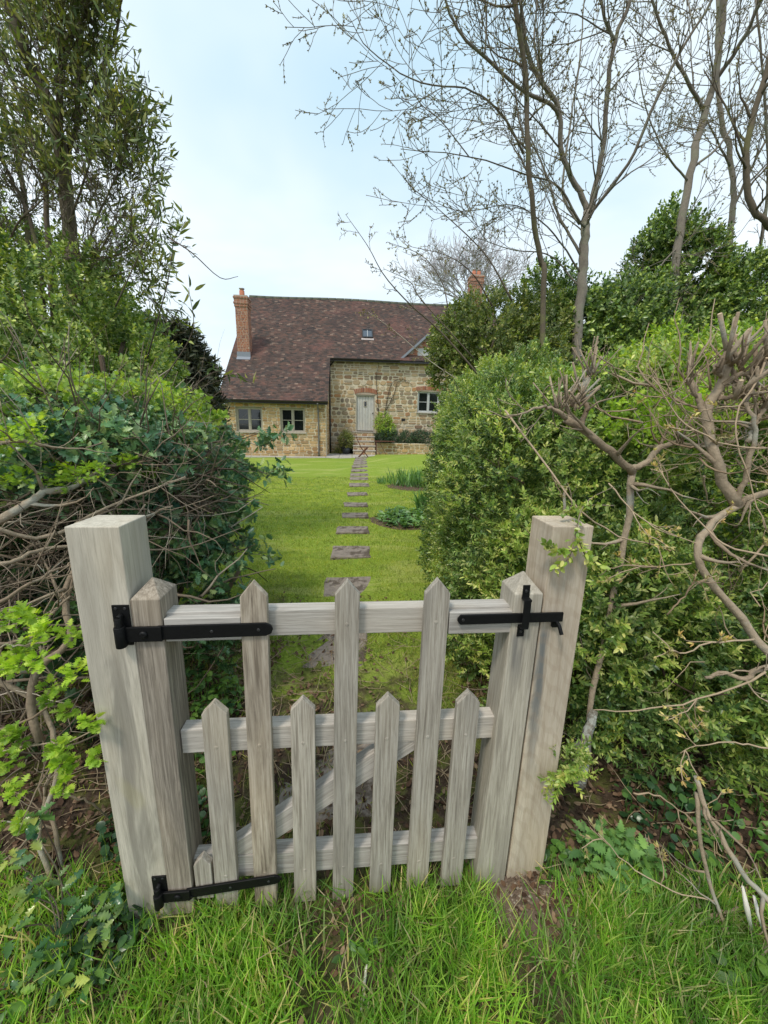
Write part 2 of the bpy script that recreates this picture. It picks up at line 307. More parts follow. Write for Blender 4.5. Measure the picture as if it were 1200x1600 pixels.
# ------------------------------------------------------------------ leaf machinery
def leaf(ys,ws,fold=.25,curl=-.15,zz=0):
    v=[];n=len(ys)
    for i,(y,w) in enumerate(zip(ys,ws)):
        zc=curl*y*y; k=zz*(1 if i%2 else -1)
        v+=[(-w,y,zc+fold*w+k),(0,y,zc),(w,y,zc+fold*w+k)]
    f=[]
    for i in range(n-1):
        a=3*i;b=a+3; f+=[(a,a+1,b+1,b),(a+1,a+2,b+2,b+1)]
    return np.array(v,float),f
L_oval=leaf([0,.3,.7,1],[.02,.26,.23,.01])
L_low=leaf([0,.5,1],[.02,.27,.01])
L_lance=leaf([0,.25,.6,1],[.015,.12,.11,.005],curl=-.3)
L_holly=leaf([0,.12,.22,.34,.46,.58,.70,.82,1],[.01,.22,.13,.34,.17,.34,.15,.2,.005],fold=.35,zz=.05)
L_haw=leaf([0,.25,.42,.46,.62,.66,.82,.86,.95,1],[.012,.015,.36,.12,.48,.13,.38,.12,.18,.03],fold=.3)
L_serr=leaf([0,.1,.16,.28,.34,.46,.52,.64,.70,.82,1],[.02,.28,.15,.40,.22,.38,.19,.30,.12,.16,.005],fold=.3,curl=-.35)
L_round=leaf([0,.15,.5,.85,1],[.1,.4,.5,.32,.05],fold=.15)
L_bud=leaf([0,.4,1],[.08,.2,.01],fold=.6)
def merge(items):
    V=[];Fs=[];b=0
    for v,f in items: V.append(v); Fs+= [tuple(i+b for i in q) for q in f]; b+=len(v)
    return np.vstack(V),Fs
def xf(t,loc,d,up,s):
    v,f=t; y=np.array(d,float); y/=np.linalg.norm(y); u=np.array(up,float); x=np.cross(y,u)
    if np.linalg.norm(x)<1e-3: x=np.cross(y,[.3,1,.2])
    x/=np.linalg.norm(x); z=np.cross(x,y); return np.array(loc)+s*(v[:,:1]*x+v[:,1:2]*y+v[:,2:3]*z),f
def sprig(t,n,size,spread=.8,seed=0,length=1.0,opp=True,stem=True):
    r=np.random.default_rng(seed); it=[]
    for i in range(n):
        h=length*(i+.7)/n; a=(i*2.4 if not opp else (i//2)*1.571+(i%2)*math.pi)+r.normal(0,.25); k=spread*(1-.45*i/n)
        d=(math.cos(a)*k,math.sqrt(max(.05,1-k*k))*(.7+.3*r.random()),math.sin(a)*k)
        it.append(xf(t,(0,h,0),d,(r.normal(0,.3),1,r.normal(0,.3)),size*r.uniform(.75,1.15)))
    if stem:
        w=.018; it.append((np.array([(-w,-.15,0),(w,-.15,0),(w*.4,length,0),(-w*.4,length,0)]),[(0,1,2,3)]))
    return merge(it)
def scatter(name,t,P,D,S,mat,parent=None,off=(0,0,0),mats=None):
    P=np.asarray(P,float); n=len(P); D=np.asarray(D,float); D=D/np.maximum(1e-9,np.linalg.norm(D,axis=1,keepdims=True))
    S=np.broadcast_to(np.asarray(S,float),(n,)); ts=t if isinstance(t,list) else [t]
    Vs=[];Ls=[];Ts=[];base=0; pick=rng.integers(0,len(ts),n)
    for k,(tv,tf) in enumerate(ts):
        ii=np.where(pick==k)[0]; m=len(ii)
        if not m: continue
        y=D[ii]; r=rng.normal(size=(m,3)); x=np.cross(y,r); x/=np.maximum(1e-9,np.linalg.norm(x,axis=1,keepdims=True)); z=np.cross(x,y)
        # for flat single leaves turn the blade's face roughly upward
        if FACEUP[0]:
            x=np.cross(y,np.array([0,0,1.])+.35*r); x/=np.maximum(1e-9,np.linalg.norm(x,axis=1,keepdims=True)); z=np.cross(x,y)
        v=P[ii][:,None,:]+S[ii][:,None,None]*(tv[None,:,0:1]*x[:,None,:]+tv[None,:,1:2]*y[:,None,:]+tv[None,:,2:3]*z[:,None,:])
        fl=np.array([i for q in tf for i in q]); sz=np.array([len(q) for q in tf]); nv=len(tv)
        Vs.append(v.reshape(-1,3)); Ls.append((fl[None,:]+(np.arange(m)*nv)[:,None]+base).ravel()); Ts.append(np.tile(sz,m)); base+=m*nv
    V=np.vstack(Vs)-np.array(off); L=np.concatenate(Ls); T=np.concatenate(Ts); St=np.concatenate([[0],np.cumsum(T)[:-1]])
    me=bpy.data.meshes.new(name); me.vertices.add(len(V)); me.vertices.foreach_set('co',V.astype(np.float32).ravel())
    me.loops.add(len(L)); me.loops.foreach_set('vertex_index',L.astype(np.int32)); me.polygons.add(len(T)); me.polygons.foreach_set('loop_start',St.astype(np.int32)); me.polygons.foreach_set('loop_total',T.astype(np.int32))
    me.materials.append(mat); me.update(calc_edges=True); me.validate()
    o=bpy.data.objects.new(name,me); COL.objects.link(o); o.parent=parent; return o
FACEUP=[False]
_W=[(rng.normal(size=3),rng.uniform(0,6.28)) for _ in range(7)]
def lump(P,s):
    o=0
    for w,ph in _W: o=o+np.sin((P@w)*s+ph)
    return o/3.0
def blobs(bl,dens,shell=.16,z0=.03,p=2.0,thr=-.5,ls=3.0,inner=.15,up=.5,amp=.12):
    """points and directions near the skin of (super)ellipsoids (cx,cy,cz,rx,ry,rz)"""
    PP=[];DD=[]
    for b in bl:
        c=np.array(b[:3]);r=np.array(b[3:6]); a=4*math.pi*((((r[0]*r[1])**1.6+(r[0]*r[2])**1.6+(r[1]*r[2])**1.6)/3)**(1/1.6))
        n=int(a*dens); d=rng.normal(size=(n,3)); d/=np.linalg.norm(d,axis=1,keepdims=True)
        pn=(np.abs(d)**p).sum(1)**(1/p); q=d/pn[:,None]
        rad=1-np.abs(rng.normal(0,shell,n)); k=rng.random(n)<inner; rad[k]=rng.uniform(.3,.85,k.sum())
        w=c+q*r; rad=rad+amp*lump(w,ls)
        P=c+q*r*rad[:,None]; nn=q**3/ r if p>3 else q/r; nn/=np.linalg.norm(nn,axis=1,keepdims=True)
        keep=(P[:,2]>z0+hgt(P[:,0],P[:,1]))&(lump(P,ls*2.1)>thr)
        for o in bl:
            if o is b: continue
            e=((np.abs((P-np.array(o[:3]))/np.array(o[3:6]))**p).sum(1))**(1/p); keep&=~((e<.72)&(rng.random(n)<.8))
        PP.append(P[keep]); DD.append(nn[keep])
    P=np.vstack(PP);D=np.vstack(DD)+rng.normal(0,.5,(len(np.vstack(PP)),3))+np.array([0,0,up]); return P,D
def cr(pts,n):
    P=[Vector(p) for p in pts]
    if len(P)<3: return [P[0].lerp(P[-1],i/n) for i in range(n+1)]
    Q=[P[0]*2-P[1]]+P+[P[-1]*2-P[-2]]; out=[]; m=len(P)-1
    for i in range(n+1):
        t=i/n*m; k=min(int(t),m-1); t-=k; a,b,c,d=Q[k:k+4]
        out.append(.5*((2*b)+(-a+c)*t+(2*a-5*b+4*c-d)*t*t+(-a+3*b-3*c+d)*t**3))
    return out
def wig(p,d,L,n,j=.25,up=0.0):
    """a wandering twig from p along d"""
    p=Vector(p);d=Vector(d).normalized();out=[p.copy()]
    for i in range(n):
        d=(d+Vector((random.gauss(0,j),random.gauss(0,j),random.gauss(0,j)+up))).normalized(); p=p+d*(L/n); out.append(p.copy())
    return out
RMAX=[.011]
def grow(mb,pts,r0,r1,lev,nch,clen,tips,k=6,ang=(30,65),up=.12,t0=.2,mat=0,j=.14,bump=0,rmin=.0012):
    n=len(pts); rs=[r0+(r1-r0)*(i/(n-1))**.8 for i in range(n)]
    mb.tube(pts,rs,k,mat,bump=bump)
    tips.append((pts[-1],(pts[-1]-pts[-2]).normalized(),lev))
    if lev<=0: 
        for i in range(1,n-1): tips.append((pts[i],(pts[i+1]-pts[i-1]).normalized(),-1))
        return
    for c in range(nch[0]):
        t=t0+(1-t0)*(c+random.random())/nch[0]; f=t*(n-1); i=min(int(f),n-2); p=pts[i].lerp(pts[i+1],f-i); tg=(pts[i+1]-pts[i]).normalized()
        pr=tg.cross(Vector((random.gauss(0,1),random.gauss(0,1),random.gauss(0,1)))).normalized(); a=R(random.uniform(*ang))
        d=tg*math.cos(a)+pr*math.sin(a); L=clen[0]*random.uniform(.55,1.2)*(1-.45*t); rr=min(RMAX[0],max(rmin,(r0+(r1-r0)*t)*random.uniform(.35,.55)))
        w=wig(p,d,L,4 if lev<2 else 6,j,up)
        grow(mb,w,rr,max(rmin,rr*.3),lev-1,nch[1:],clen[1:],tips,max(3,k-1),ang,up,.15,mat,j,0,rmin)
# ------------------------------------------------------------------ gate
GO=gnd(225,1440); GR=R(5)
gate=empty('picket_gate',GO,GR,'weathered grey oak picket gate shut between two posts','gate')
def picket(xt,xb,zs,za,zb,w,th=.021,mat='oak_z',pegs=()):
    m=MB(); h=w/2
    m.prism([(xb-h,zb),(xb+h,zb),(xt+h,zs),(xt,za),(xt-h,zs)],0,th)
    for pz in pegs:
        px=xb+(xt-xb)*(pz-zb)/(zs-zb); m.tube([(px,-.0012,pz),(px,.004,pz)],.0055,10)
    return m.build('picket',M[mat],gate,.0025)
for i,(a,b,zb,w,mt) in enumerate([(.384,.368,.019,.067,'oak_rough'),(.623,.607,.02,.065,'oak_z'),(.862,.845,.035,.067,'oak_z')]): picket(a,b,1.067,1.108,zb,w,mat=mt,pegs=(.985,.62,.155))
for a,b,zb in ((.262,.251,.015),(.499,.489,.025),(.737,.725,.037),(.969,.958,.04)): picket(a,b,.726,.763,zb,.067,pegs=(.62,.155))
MB().prism([(.163,.073),(.213,.073),(.213,.203),(.190,.235),(.163,.203)],0,.021).build('packing_block',M['oak_z'],gate,.002)
def pyr(m,xb0,xb1,xt0,xt1,y0,y1,zb,zs,za):
    cx=(xt0+xt1)/2;cy=(y0+y1)/2
    m.add([(xb0,y0,zb),(xb1,y0,zb),(xb1,y1,zb),(xb0,y1,zb),(xt0,y0,zs),(xt1,y0,zs),(xt1,y1,zs),(xt0,y1,zs),(cx,cy,za)],
     [(0,3,2,1),(0,1,5,4),(1,2,6,5),(2,3,7,6),(3,0,4,7),(4,5,8),(5,6,8),(6,7,8),(7,4,8)])
m=MB(); pyr(m,.083,.153,.087,.158,-.002,.093,.02,1.066,1.108); m.build('hanging_stile',M['oak_stile'],gate,.002)
m=MB(); pyr(m,1.037,1.135,1.073,1.152,-.002,.093,.042,1.062,1.112); m.build('latch_stile',M['stile_right'],gate,.002)
MB().box((.155,.0225,.944),(1.075,.066,1.018)).build('top_rail',M['oak_x'],gate,.002)
MB().box((.158,.0235,.583),(1.062,.066,.658)).build('middle_rail',M['oak_x'],gate,.002)
MB().box((.153,.0235,.114),(1.043,.066,.198)).build('bottom_rail',M['oak_x'],gate,.002)
MB().box((.160,.0,.948),(.349,.0215,1.012)).build('packing_block',M['oak_x'],gate,.002)
MB().box((.897,.0,.948),(1.073,.0215,1.012)).build('packing_block',M['oak_x'],gate,.002)
br=MB(); bl=.86; br.box((0,.0,-.035),(bl,.038,.035)); bo=br.build('diagonal_brace',M['oak_x'],gate,.002); bo.location=(.155,.026,.115); bo.rotation_euler=(0,-R(35.6),0)
# cut the brace flush with the two rails it runs between
bm=bmesh.new(); bm.from_mesh(bo.data); mw=Matrix.Translation(bo.location)@Euler(bo.rotation_euler).to_matrix().to_4x4(); iv=mw.inverted()
for pz,nz_ in ((.5825,(0,0,1)),(.1985,(0,0,-1))):
    g=bm.verts[:]+bm.edges[:]+bm.faces[:]; r_=bmesh.ops.bisect_plane(bm,geom=g,plane_co=iv@Vector((0,0,pz)),plane_no=(iv.to_3x3()@Vector(nz_)),clear_outer=True)
    bmesh.ops.contextual_create(bm,geom=[e for e in r_['geom_cut'] if isinstance(e,bmesh.types.BMEdge)])
bm.to_mesh(bo.data); bm.free()
def screw(par,x,z,y,r=.0045):
    m=MB(); m.tube([(x,y,z),(x,y-.0012,z)],[r,r*.8],10); m.tube([(x,y-.0014,z),(x,y-.0013,z)],[r*.35]*2,6); return m.build('screw',M['screw'],par)
def strap(z0,z1,x0,x1,w,dz):   # z at left, right
    m=MB(); y=-.0085
    m.prism([(.062,z0-w/2),(x0,z0-w/2),(x0,z0+w/2),(.062,z0+w/2)],-.014,-.0065)
    m.prism([(x0-.012,z0-w/2+.001),(x1-.012,z1-w/2+.002),(x1+.002,z1-w*.28),(x1+.006,z1),(x1+.002,z1+w*.28),(x1-.012,z1+w/2-.002),(x0-.012,z0+w/2-.001)],y,-.0022)
    # knuckle curled round the pin
    m.tube([(.062,-.017,z0-w*.75),(.062,-.017,z0+w*.62)],.0125,14)
    o=m.build('hinge_strap',M['iron'],gate,.0012)
    b=MB(); b.tube([(.115,-.014,z0),(.115,-.017,z0),(.115,-.0195,z0)],[.0105,.0098,.006],16); b.build('coach_bolt',M['iron'],o)
    s=MB(); s.tube([(.151,-.0085,z0-w*.3),(.151,-.012,z0-w*.3)],.005,8); s.build('bolt_end',M['iron'],o)
    for fx in ((x0*.55+x1*.45),x1-.03): screw(o,fx,z0+(z1-z0)*(fx-x0)/(x1-x0),y)
strap(.977,.980,.158,.425,.040,0); strap(.108,.136,.150,.412,.036,0)
# latch
m=MB(); m.prism([(.917,.991),(.925,.981),(1.212,.983),(1.212,1.010),(.925,1.009),(.917,.999)],-.0105,-.0045); lb=m.build('latch_bar',M['iron'],gate,.001); screw(lb,.932,.995,-.0105)
m=MB(); m.box((1.092,-.005,1.055),(1.112,-.0025,1.090)); m.box((1.088,-.005,.938),(1.108,-.0025,.972)); m.box((1.091,-.024,.972),(1.110,-.0185,1.055))
m.box((1.091,-.0245,1.050),(1.111,-.0025,1.056)); m.box((1.089,-.0245,.970),(1.109,-.0025,.9745)); kp=m.build('latch_keeper',M['iron'],gate,.0008); screw(kp,1.102,1.073,-.005); screw(kp,1.098,.953,-.005)
# posts
gp=empty('gate_post',GO,GR,'left gate post of pale oak carrying the two black hinges','post','oak posts either side of the gate')
m=MB(); m.box((-.040,.001,-.3),(.0835,.125,1.253)); m.build('post_timber',M['post_left'],gp,.003)
for zc,h in ((.998,.11),(.125,.105)):
    m=MB(); m.box((.042,-.0035,zc-h/2),(.082,.0008,zc+h/2)); m.tube([(.062,-.017,zc-h*.42),(.062,-.017,zc+h*.24)],.0075,12); m.tube([(.062,-.017,zc+h*.24),(.064,-.006,zc+h*.27)],.006,8)
    hp=m.build('hinge_plate',M['iron'],gp,.0008)
    for a,b in ((.051,.42),(.073,.42),(.073,-.42)): screw(hp,a,zc+h*b,-.0035,.004)
g2=GO+Matrix.Rotation(GR,3,'Z')@Vector((1.138,0,0))
gp2=empty('gate_post',g2,GR,'right gate post of honey oak with a dark stain below the latch','post','oak posts either side of the gate')
m=MB(); m.add([(.004,.006,-.3),(.128,.006,-.3),(.128,.128,-.3),(.004,.128,-.3),(.024,.006,1.25),(.137,.006,1.25),(.137,.13,1.25),(.024,.13,1.25)],[(0,3,2,1),(4,5,6,7),(0,1,5,4),(1,2,6,5),(2,3,7,6),(3,0,4,7)]); m.build('post_timber',M['post_right'],gp2,.003)
m=MB(); m.box((.050,-.0035,.962),(.068,.006,1.0)); m.tube([(.058,.0,.984),(.060,-.018,.978),(.0635,-.030,.955)],[.0045,.005,.0055],10); m.build('latch_catch',M['iron'],gp2,.0006)
# ------------------------------------------------------------------ house
HO=gnd(510,714); HO.z=0; HR=R(5); HM=Matrix.Translation(HO)@Matrix.Rotation(HR,4,'Z'); HI=HM.inverted()
def hl(px,py,v):    # pixel -> house coordinates on the plane y=v
    d=CM@Vector(((px-600)/F,-(py-800)/F,-1)); o=HI@EYE; dd=HI.to_3x3()@d; return o+dd*((v-o.y)/dd.y)
V=2.5; SL=.90; ZE=2.50; YE=-.30; YR=6.46; ZR=ZE+SL*(YR-YE); XL=-4.65; XR=9.6
def zroof(y): return ZE+SL*(y-YE)
def hroof(px,py):
    d=CM@Vector(((px-600)/F,-(py-800)/F,-1)); o=HI@EYE; dd=HI.to_3x3()@d
    t=(ZE+SL*(o.y-YE)-o.z)/(dd.z-SL*dd.y); return o+dd*t
house=empty('stone_cottage',HO,HR,'stone cottage with steep brown tiled roof at the far end of the lawn','house')
def stones(mb,x0,x1,z0,z1,y,rows,lens,joint,prot,openings=(),jit=.15,top=None,m=1,tf=None):
    z=z0
    while z<z1-.02:
        h=random.uniform(*rows); h=min(h,z1-z)
        x=x0+random.uniform(-.1,0)
        while x<x1-.03:
            L=random.uniform(*lens); a=max(x,x0);b=min(x+L,x1); x+=L
            hh=h*(random.choice((1,1,1,.55)) if rows[1]-rows[0]>.05 else 1)
            parts=[(z,z+hh)] if hh==h else [(z,z+h*.5),(z+h*.5,z+h)]
            for za,zb in parts:
                aa,bb,skip=a,b,False
                for ox0,ox1,oz0,oz1 in openings:
                    if bb>ox0 and aa<ox1 and zb>oz0 and za<oz1:
                        if aa<ox0-.06: bb=ox0
                        elif bb>ox1+.06: aa=ox1
                        elif za<oz0-.05: zb=oz0
                        elif zb>oz1+.05: za=oz1
                        else: skip=True
                if skip or bb-aa<.04 or zb-za<.03: continue
                if top and zb>top((aa+bb)/2): continue
                j=joint/2; w=bb-aa-2*j; hgt_=zb-za-2*j
                if w<.02 or hgt_<.02: continue
                c=min(w,hgt_)*.28; q=lambda s:random.uniform(-jit,jit)*min(w,hgt_)*.5
                pts=[(aa+j+c,za+j),(bb-j-c,za+j),(bb-j,za+j+c),(bb-j,zb-j-c),(bb-j-c,zb-j),(aa+j+c,zb-j),(aa+j,zb-j-c),(aa+j,za+j+c)] if jit>.05 else [(aa+j,za+j),(bb-j,za+j),(bb-j,zb-j),(aa+j,zb-j)]
                pts=[(px+q(0)*.6,pz+q(0)*.6) for px,pz in pts]; n=len(pts); cx=sum(p[0] for p in pts)/n; cz=sum(p[1] for p in pts)/n; pr=prot*random.uniform(.5,1.3)
                vs=[(px,y+.004,pz) for px,pz in pts]+[(cx+(px-cx)*.86,y-pr,cz+(pz-cz)*.86) for px,pz in pts]
                fs=[tuple(range(n,2*n))]+[(i,(i+1)%n,n+(i+1)%n,n+i) for i in range(n)]
                if tf: vs=[tf(v) for v in vs]
                mb.add(vs,fs,m)
        z+=h
def wallbody(mb,x0,x1,z0,z1,y,th,ops,m=0):
    """mortar body with real openings: vertical strips"""
    xsn=sorted(set([x0,x1]+[q for o in ops for q in o[:2] if x0<q<x1]))
    for a,b in zip(xsn,xsn[1:]):
        cuts=sorted([(o[2],o[3]) for o in ops if o[0]<(a+b)/2<o[1]]); z=z0
        for c,d in cuts+[(z1,z1)]:
            if c>z+1e-4: mb.box((a,y,z),(b,y+th,c),m)
            z=max(z,d)
p1=hl(353,640,0);p2=hl(412,677,0); q1=hl(436,637,0); q2=hl(478,679,0)
wv=[(-3.9,-2.68,1.02,2.14),(-2.10,-1.0,1.02,2.14)]
a=hl(437,637,0);b=hl(477,676,0); wv[1]=(a.x,b.x,b.z,a.z); a2=hl(411,676,0); wv[0]=(a2.x-(b.x-a.x)*1.05,a2.x,b.z,a.z)
# wing front wall
m=MB(); wallbody(m,-4.45,0,-.2,2.42,0,.4,wv); stones(m,-4.45,0,0.0,2.36,0,(.10,.19),(.16,.42),.022,.022,wv,.22)
m.box((-.4,.4,-.2),(0,V-.001,2.9)); stones(m,.401,V,0,2.7,0,(.10,.19),(.16,.40),.022,.02,(),.22,tf=lambda v:(-v[1],v[0],v[2]))
m.add([(-.4,.4,2.9),(0,.4,2.9),(0,V,4.6),(-.4,V,4.6),(-.4,V,2.9),(0,V,2.9)],[(0,1,2,3),(1,5,2),(0,3,4)],0)
m.build('wing_wall',[M['mortar'],M['stone_buff']],house)
# gable end wall on the left, back and right walls
m=MB(); yb=2*YR-YE
m.add([(-4.449,.401,-.2),(-4.449,yb-.4,-.2),(-4.449,yb-.4,2.6),(-4.449,YR,ZR-.25),(-4.449,.401,2.85)],[(4,3,2,1,0)])
m.add([(9.3,V,-.2),(9.3,yb-.4,-.2),(9.3,yb-.4,2.6),(9.3,YR,ZR-.25),(9.3,V,4.7)],[(0,1,2,3,4)])
m.box((-4.45,yb-.6,-.2),(9.3,yb-.4,2.6)); m.build('gable_walls',M['stone_buff'],house)
# main wall
dl=hl(557,617,V); dr=hl(584.5,674,V); door=(dl.x-.03,dr.x+.03,dr.z-.02,dl.z+.02)
w1=hl(653,611,V); w2=hl(686,645,V); win=(w1.x,w2.x,w2.z,w1.z)
arch=(door[0]-.06,door[1]+.08,door[3],door[3]+.34); arch2=(win[0]-.06,win[1]+.06,win[3],win[3]+.30)
gx0=hl(625,563,V).x; gap=(gx0+1.35); gz=4.62
m=MB(); wallbody(m,0,9.3,-.2,4.72,V,.45,[door,win]); stones(m,0,9.3,0,4.62,V,(.13,.27),(.16,.50),.04,.026,[door,win,arch,arch2],.42)
# brick gable of the half dormer standing on the wall
gtop=lambda x: gz+.05+(1.35-abs(x-gap))*.86
m.prism([(gap-1.33,gz+.1),(gap+1.33,gz+.1),(gap,gz+1.18+.1)],V+.002,V+.40,2); m.build('main_wall',[M['mortar'],M['stone_grey'],M['brick_mortar']],house)
m=MB(); stones(m,gap-1.3,gap+1.3,gz+.1,gz+1.3,V,(.075,.075),(.215,.225),.010,.008,[(gap-.45,gap+.45,gz+.1,gz+.75)],0,gtop,0); m.box((gap-.44,V-.003,gz+.12),(gap+.44,V-.001,gz+.74),1); m.build('brick_gable',[M['brick'],M['frame_white']],house)
# dormer roof
m=MB(); ap=(gap,gz+1.42)
for sx in (-1,1):
    ex=gap+sx*1.5; ez=gz+.08; yk=(ap[1]-ZE)/SL+YE+.2; ye2=(ez-ZE)/SL+YE+.2
    m.add([(ex,V-.18,ez),(ap[0],V-.18,ap[1]),(ap[0],yk,ap[1]),(ex,ye2,ez),(ex,V-.18,ez-.07),(ap[0],V-.18,ap[1]-.08),(ap[0],yk,ap[1]-.1),(ex,ye2,ez-.1)],[(0,1,2,3),(4,7,6,5),(0,4,5,1),(3,2,6,7)],0)
    m.add([(ex,V-.20,ez-.13),(ap[0],V-.20,ap[1]-.13),(ap[0],V-.20,ap[1]+.01),(ex,V-.20,ez+.01),(ex,V-.165,ez-.13),(ap[0],V-.165,ap[1]-.13),(ap[0],V-.165,ap[1]+.01),(ex,V-.165,ez+.01)],[(0,1,2,3),(3,2,6,7),(0,4,5,1)],1)
m.build('dormer_roof',[M['tile'],M['lead']],house)
# arches of brick on edge
def brickarch(x0,x1,z,name,rise=.10,h=.22):
    m=MB(); n=int((x1-x0)/.078)
    for i in range(n):
        t=(i+.5)/n; x=x0+(x1-x0)*t; a=(t-.5)*.5; zz=z+rise*4*t*(1-t)
        c=Vector((x,0,zz)); dx=Vector((math.cos(a),0,-math.sin(a)))*.033; dz=Vector((math.sin(a),0,math.cos(a)))*h
        q=[c-dx,c+dx,c+dx*1.1+dz,c-dx*1.1+dz]; m.add([(v.x,V-.03,v.z) for v in q]+[(v.x,V+.05,v.z) for v in q],[(0,1,2,3),(1,0,4,5),(2,1,5,6),(3,2,6,7),(0,3,7,4)],0)
    m.add([(x0,V-.012,z-.02),(x1,V-.012,z-.02),(x1,V-.012,z+.03),((x0+x1)/2,V-.012,z+rise+.05),(x0,V-.012,z+.03)],[(0,1,2,3,4)],1)
    return m.build(name,[M['brick'],M['brick_mortar']],house)
brickarch(arch[0],arch[1],door[3]+.02,'brick_arch'); brickarch(arch2[0],arch2[1],win[3]+.01,'brick_arch',.05,.2)
# door
dx0,dx1,dz0,dz1=door; m=MB(); nb=6; wd=(dx1-dx0-.12)/nb
for i in range(nb): m.box((dx0+.06+i*wd+.004,V+.10,dz0+.05),(dx0+.06+(i+1)*wd-.004,V+.14,dz1-.07))
d=m.build('door',wood('silvered door oak','z',(.44,.44,.43),(.56,.56,.55),(.66,.66,.65)),house,.003)
m=MB(); m.box((dx0,V+.03,dz0),(dx0+.058,V+.16,dz1)); m.box((dx1-.058,V+.03,dz0),(dx1,V+.16,dz1)); m.box((dx0+.058,V+.03,dz1-.068),(dx1-.058,V+.16,dz1)); m.build('door_frame',M['frame_oak'],d,.004)
cx=(dx0+dx1)/2; m=MB(); m.box((cx-.09,V+.085,dz1-.62),(cx+.09,V+.099,dz1-.30)); f_=m.build('door_window',M['frame_oak'],d,.003)
MB().box((cx-.055,V+.08,dz1-.58),(cx+.055,V+.084,dz1-.34)).build('pane',M['glass'],d)
m=MB(); m.tube([(dx1-.11,V+.10,dz0+.95),(dx1-.11,V+.05,dz0+.95)],.03,10); m.build('handle',M['iron'],d)
# windows
def window(x0,x1,z0,z1,y,fm,lights=2,curt=False,bars=1):
    w=MB(); t=.06
    w.box((x0,y,z0),(x0+t,y+.08,z1)); w.box((x1-t,y,z0),(x1,y+.08,z1)); w.box((x0+t,y,z1-t),(x1-t,y+.08,z1)); w.box((x0+t,y,z0),(x1-t,y+.08,z0+t))
    fo=w.build('window',fm,house,.003); lw=(x1-x0-2*t)/lights
    for i in range(lights):
        a=x0+t+i*lw;b=a+lw
        if i: MB().box((a-.03,y-.004,z0+t),(a+.03,y+.084,z1-t)).build('mullion',fm,fo,.002)
        c=MB(); s=.035; ia=a+(.03 if i else 0); ib=b-(.03 if i<lights-1 else 0)
        c.box((ia,y+.02,z0+t),(ia+s,y+.06,z1-t)); c.box((ib-s,y+.02,z0+t),(ib,y+.06,z1-t)); c.box((ia+s,y+.02,z0+t),(ib-s,y+.06,z0+t+s)); c.box((ia+s,y+.02,z1-t-s),(ib-s,y+.06,z1-t))
        zm=(z0+z1)/2; c.box((ia+s,y+.025,zm-.014),(ib-s,y+.05,zm+.014)); c.build('casement',fm,fo)
        MB().box((ia+s,y+.052,z0+t+s),(ib-s,y+.058,z1-t-s)).build('pane',M['glass'],fo)
    if curt:
        c=MB(); c.tube([(x1-t-.14+.02*math.sin(k*2),y+.10,z0+.1+k*.1) for k in range(5)],.03,6); c.build('curtain',M['curtain'],fo)
    MB().box((x0-.06,y-.16,z0-.055),(x1+.06,y+.05,z0-.002)).build('sill',M['frame_oak'],fo,.004)
    MB().box((x0-.3,y+.35,z0-.3),(x1+.3,y+.37,z1+.3)).build('room_shade_panel',M['gutter'],fo)  # black sheet behind the panes stands in for the room's shade
    return fo
window(wv[0][0],wv[0][1],wv[0][2],wv[0][3],.10,M['frame_oak']); window(*wv[1],.10,M['frame_oak'],2,True); window(*win,V+.08,M['frame_white'])
for o in wv: MB().box((o[0]-.12,-.006,o[3]),(o[1]+.12,.1,o[3]+.13)).build('lintel',M['frame_oak'],house,.004)
# roof
def tiles(mb,x0,x1,y0,y1,back=False):
    sl=math.sqrt(1+SL*SL); g=.105/sl; y=y0; r=0; 
    while y<y1:
        x=x0-(.083 if r%2 else 0)
        while x<x1:
            a=max(x+.003,x0);b=min(x+.162,x1); x+=.165
            if b-a<.03: continue
            j=random.gauss(0,.004); k=random.gauss(0,.003); yy=y+random.gauss(0,.004); y2=yy+g*1.12
            def P(xx,yv,o):
                z=zroof(yv)+o
                return (xx,yv,z) if not back else (xx,2*YR-yv,z)
            lift=.026+abs(j)
            vs=[P(a,yy,lift+k),P(b,yy,lift-k),P(b,y2,.012),P(a,y2,.012),P(a,yy,.004),P(b,yy,.004)]
            fs=[(0,1,2,3),(4,5,1,0),(4,0,3),(5,2,1)]
            if back: fs=[f[::-1] for f in fs]
            mb.add(vs,fs,1)
        y+=g; r+=1
def sag(v):   # old roofs dip a little
    return (v[0],v[1],v[2]+.035*math.sin(v[0]*.7+1)*max(0,min(1,(v[1]-1)/5)))
YM=2.18
m=MB(); t=.10
def slab(x0,x1,y0,y1):
    m.add([(x0,y0,zroof(y0)),(x1,y0,zroof(y0)),(x1,y1,zroof(y1)),(x0,y1,zroof(y1)),(x0,y0,zroof(y0)-t),(x1,y0,zroof(y0)-t),(x1,y1,zroof(y1)-t),(x0,y1,zroof(y1)-t)],[(0,1,2,3),(7,6,5,4),(0,4,5,1),(1,5,6,2),(3,7,4,0)],0)
slab(XL,.10,YE,YM); slab(XL,XR,YM,YR); m.v=[(a_,b_,c_-.05) for a_,b_,c_ in m.v]
m.add([(XL,YR,ZR),(XR,YR,ZR),(XR,2*YR-YE,ZE),(XL,2*YR-YE,ZE)],[(0,1,2,3)],0); m.add([(XL,YR,ZR-t),(XR,YR,ZR-t),(XR,2*YR-YE,ZE-t),(XL,2*YR-YE,ZE-t)],[(3,2,1,0)],0)
tiles(m,XL-.02,.12,YE-.03,YM); tiles(m,XL-.02,XR,YM-.03,YR-.02)
m.v=[sag(v) for v in m.v]
roof=m.build('roof',[M['gutter'],M['tile']],house)
m=MB(); x=XL
while x<XR-.1:
    m.tube([(x+.005,YR,ZR-.05),(x+.44,YR,ZR-.048)],.115,12,0); x+=.45
